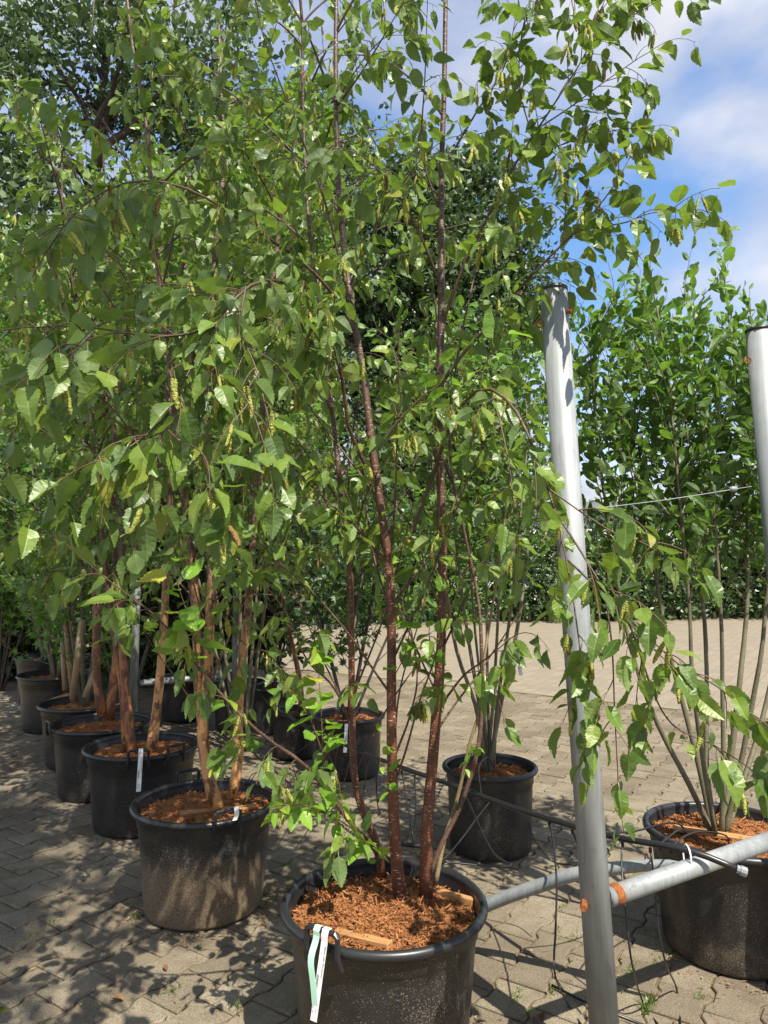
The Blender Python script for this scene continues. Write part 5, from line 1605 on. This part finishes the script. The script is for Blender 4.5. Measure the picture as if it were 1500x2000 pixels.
big_tree('tall dark tree standing in the middle behind the rounded tree', -2.2, 25.0, 18.5, 3.0, 3.4, 62, 150, 105, 'tree_leaf_dark', 0.23, 0.28, spread=0.8)
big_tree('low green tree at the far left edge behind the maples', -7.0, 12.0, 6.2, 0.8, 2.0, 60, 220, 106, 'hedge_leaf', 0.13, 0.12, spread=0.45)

def building():
    x0, x1, y, h = 3.2, 17.0, 27.0, 3.6
    t = thing('white_building', 'low white building with wide windows seen through the bushes', 'building', ((x0 + x1) / 2, y, 0))
    r = np.array([(x0 + x1) / 2, y, 0])
    def part(name, c, s, mat, par=None):
        V, F = box_geo(np.array(c) - r, s)
        return link(name, mesh_np(name, V, F, M[mat], smooth=False), par or t)
    part('wall', ((x0 + x1) / 2, y + 2.5, h / 2), (x1 - x0, 5.0, h), 'white_wall')
    part('roof', ((x0 + x1) / 2, y + 2.4, h + 0.15), (x1 - x0 + 0.6, 5.6, 0.28), 'grey_plastic')
    for k in range(5):
        xc = x0 + 1.6 + k * 2.65
        w = part('window', (xc, y - 0.02, 1.75), (1.9, 0.06, 1.5), 'white_wall')
        for j in (-1, 1): part('pane', (xc + j * 0.45, y - 0.06, 1.75), (0.78, 0.03, 1.3), 'dark_glass', w)
building()

# spruce shoot hanging into the picture from a conifer overhead
def conifer_shoot():
    tip, top = P(178, 72, 3.4), P(186, -120, 3.5)
    t = thing('larch_branch', 'drooping needle covered conifer branch hanging at the top edge', 'branch', tuple(top))
    c = catmull(np.array([top + np.array([-0.5, 0.3, 0.35]), top, (top + tip) / 2 + np.array([0.01, 0, 0]), tip]), 40)
    V, F = tubes(c[None] - top, np.linspace(0.008, 0.0015, 40)[None], 6)
    link('branch', mesh_np('branch', V, F, M['twig_bark']), t)
    rg = np.random.default_rng(3)
    n = 900
    f = rg.random(n) * 38.9; i = f.astype(int)
    p = c[i] + (c[np.minimum(i + 1, 39)] - c[i]) * (f - i)[:, None]
    tan = unit(c[np.minimum(i + 1, 39)] - c[i])
    d = unit(side_dirs(tan, rg) * 0.9 + tan * 0.6)
    s = unit(np.cross(d, rg.standard_normal((n, 3)))) * 0.0009
    ln = rg.uniform(0.016, 0.03, n)[:, None]
    V = np.stack([p - s, p + s, p + d * ln], 1).reshape(-1, 3) - top
    link('needles', mesh_np('needles', V, [np.arange(n * 3).reshape(-1, 3)], M['needle'], smooth=False), t, 'stuff')
conifer_shoot()

# unseen tree added behind the viewpoint, crown shaped to shade the left-hand paving
big_tree('slim unseen tree added close behind the viewpoint to shade the left paving', 0.88, -1.75, 10.6, 7.6, 0.55, 34, 60, 122, 'tree_leaf_dark', 0.15, 0.09, (0, 0), spread=0.38, ry=0.85)

# ================================================================== small stuff on the ground
def litter():
    rg = np.random.default_rng(77)
    n = 2600
    x = rg.uniform(-2.2, 2.6, n); y = rg.uniform(1.7, 5.5, n)
    for (cx, cy, rad, k) in ((*HERO, 0.27, 700), (*P2, 0.27, 800), (*P3, 0.27, 300), (*P4, 0.27, 200), (*PR, 0.27, 250)):
        a_ = rg.uniform(0, 6.28, k); r_ = rad + np.abs(rg.normal(0, 0.055, k))
        x = np.concatenate([x, cx + r_ * np.cos(a_)]); y = np.concatenate([y, cy + r_ * np.sin(a_)])
    n = len(x)
    az = rg.uniform(0, 6.28, n)
    d = np.stack([np.cos(az), np.sin(az), rg.normal(0, 0.15, n)], 1)
    s = unit(np.cross(d, UP + rg.standard_normal((n, 3)) * 0.3))
    ln = rg.gamma(1.6, 0.004, n) + 0.002; wd = rg.uniform(0.001, 0.0035, n)
    c = np.stack([x, y, np.full(n, 0.004)], 1)
    q = np.stack([c - d * ln[:, None], c + s * wd[:, None], c + d * ln[:, None], c - s * wd[:, None]], 1).reshape(-1, 3)
    o = link('leaf_litter', mesh_np('leaf_litter', q, [np.arange(n * 4).reshape(-1, 4)], M['litter'], smooth=False), None, 'stuff')
    tag(o, 'brown crumbs of bark and dry leaf scattered on the paving', 'litter')
    # moss and grass growing in the joints
    spots = [(1012, 1945, 40), (1265, 1968, 90), (1120, 1830, 25), (1090, 1815, 25), (1080, 1935, 40), (1450, 1895, 30), (1365, 1947, 25), (270, 1790, 30), (335, 1935, 25), (110, 1800, 30), (60, 1830, 30), (470, 1960, 25), (680, 1690, 30), (1140, 1690, 20), (530, 1760, 40), (200, 1690, 30), (1100, 1770, 25), (1230, 1750, 20), (1285, 1880, 20), (1230, 1895, 40), (1440, 1900, 30), (30, 1700, 30), (560, 1690, 30)]
    P_, D_, Ln = [], [], []
    for (px, py, k) in spots:
        b = (py - 1000) / FPX
        Y = CAM_H / math.tan(math.atan(b) - PITCH)
        c = P(px, py, Y)
        a = rg.normal(0, 0.022, k)[:, None] * np.array([CV[0], CV[1], 0]) + rg.normal(0, 0.008, (k, 3)) * np.array([1, 1, 0])
        P_.append(c + a + UP * 0.0)
        az = rg.uniform(0, 6.28, k); el = rg.uniform(0.25, 1.3, k)
        D_.append(np.stack([np.cos(az) * np.cos(el), np.sin(az) * np.cos(el), np.sin(el)], 1))
        Ln.append(rg.uniform(0.008, 0.026, k) * (1.9 if (px, py) == (1265, 1968) else 1.0))
    p, d, ln = np.vstack(P_), np.vstack(D_), np.concatenate(Ln)[:, None]
    p[:, 2] = -0.003
    s = unit(np.cross(d, UP)) * 0.0016
    mid = p + d * ln * 0.55 + UP * ln * 0.12
    V = np.stack([p - s, p + s, mid + s * 0.8, mid - s * 0.8, p + d * ln], 1).reshape(-1, 3)
    n = len(p)
    base = np.arange(n)[:, None] * 5
    o = link('joint_grass', mesh_np('joint_grass', V, [base + np.array([[0, 1, 2, 3]]), base + np.array([[3, 2, 4]])], M['grass'], smooth=False), None, 'stuff')
    tag(o, 'tufts of grass and moss sprouting from the paving joints', 'grass')
litter()
def fallen(label, px, py, seed, size):
    rg = np.random.default_rng(seed)
    b = (py - 1000) / FPX
    c = P(px, py, CAM_H / math.tan(math.atan(b) - PITCH))
    V, T, UV = leaf_shape('birch', seed % 4, 0)
    V = V.copy(); V[:, 2] = np.abs(V[:, 0]) * 1.1 + 0.25 * V[:, 1] ** 2
    o = link('fallen_leaf', mesh_np('fallen_leaf', V * size, [T], M['dry_leaf'], UV, smooth=False), None, None, (c[0], c[1], 0.003))
    o.rotation_euler = (0, 0, rg.uniform(0, 6.28))
    tag(o, label, 'leaf')
fallen('curled brown leaf lying alone on the shaded paving', 241, 1956, 2, 0.045)
fallen('dry brown leaf lying beside the rack post foot', 1050, 1985, 1, 0.06)
fallen('dry brown leaf on the paving before the crusted pot', 325, 1897, 3, 0.03)
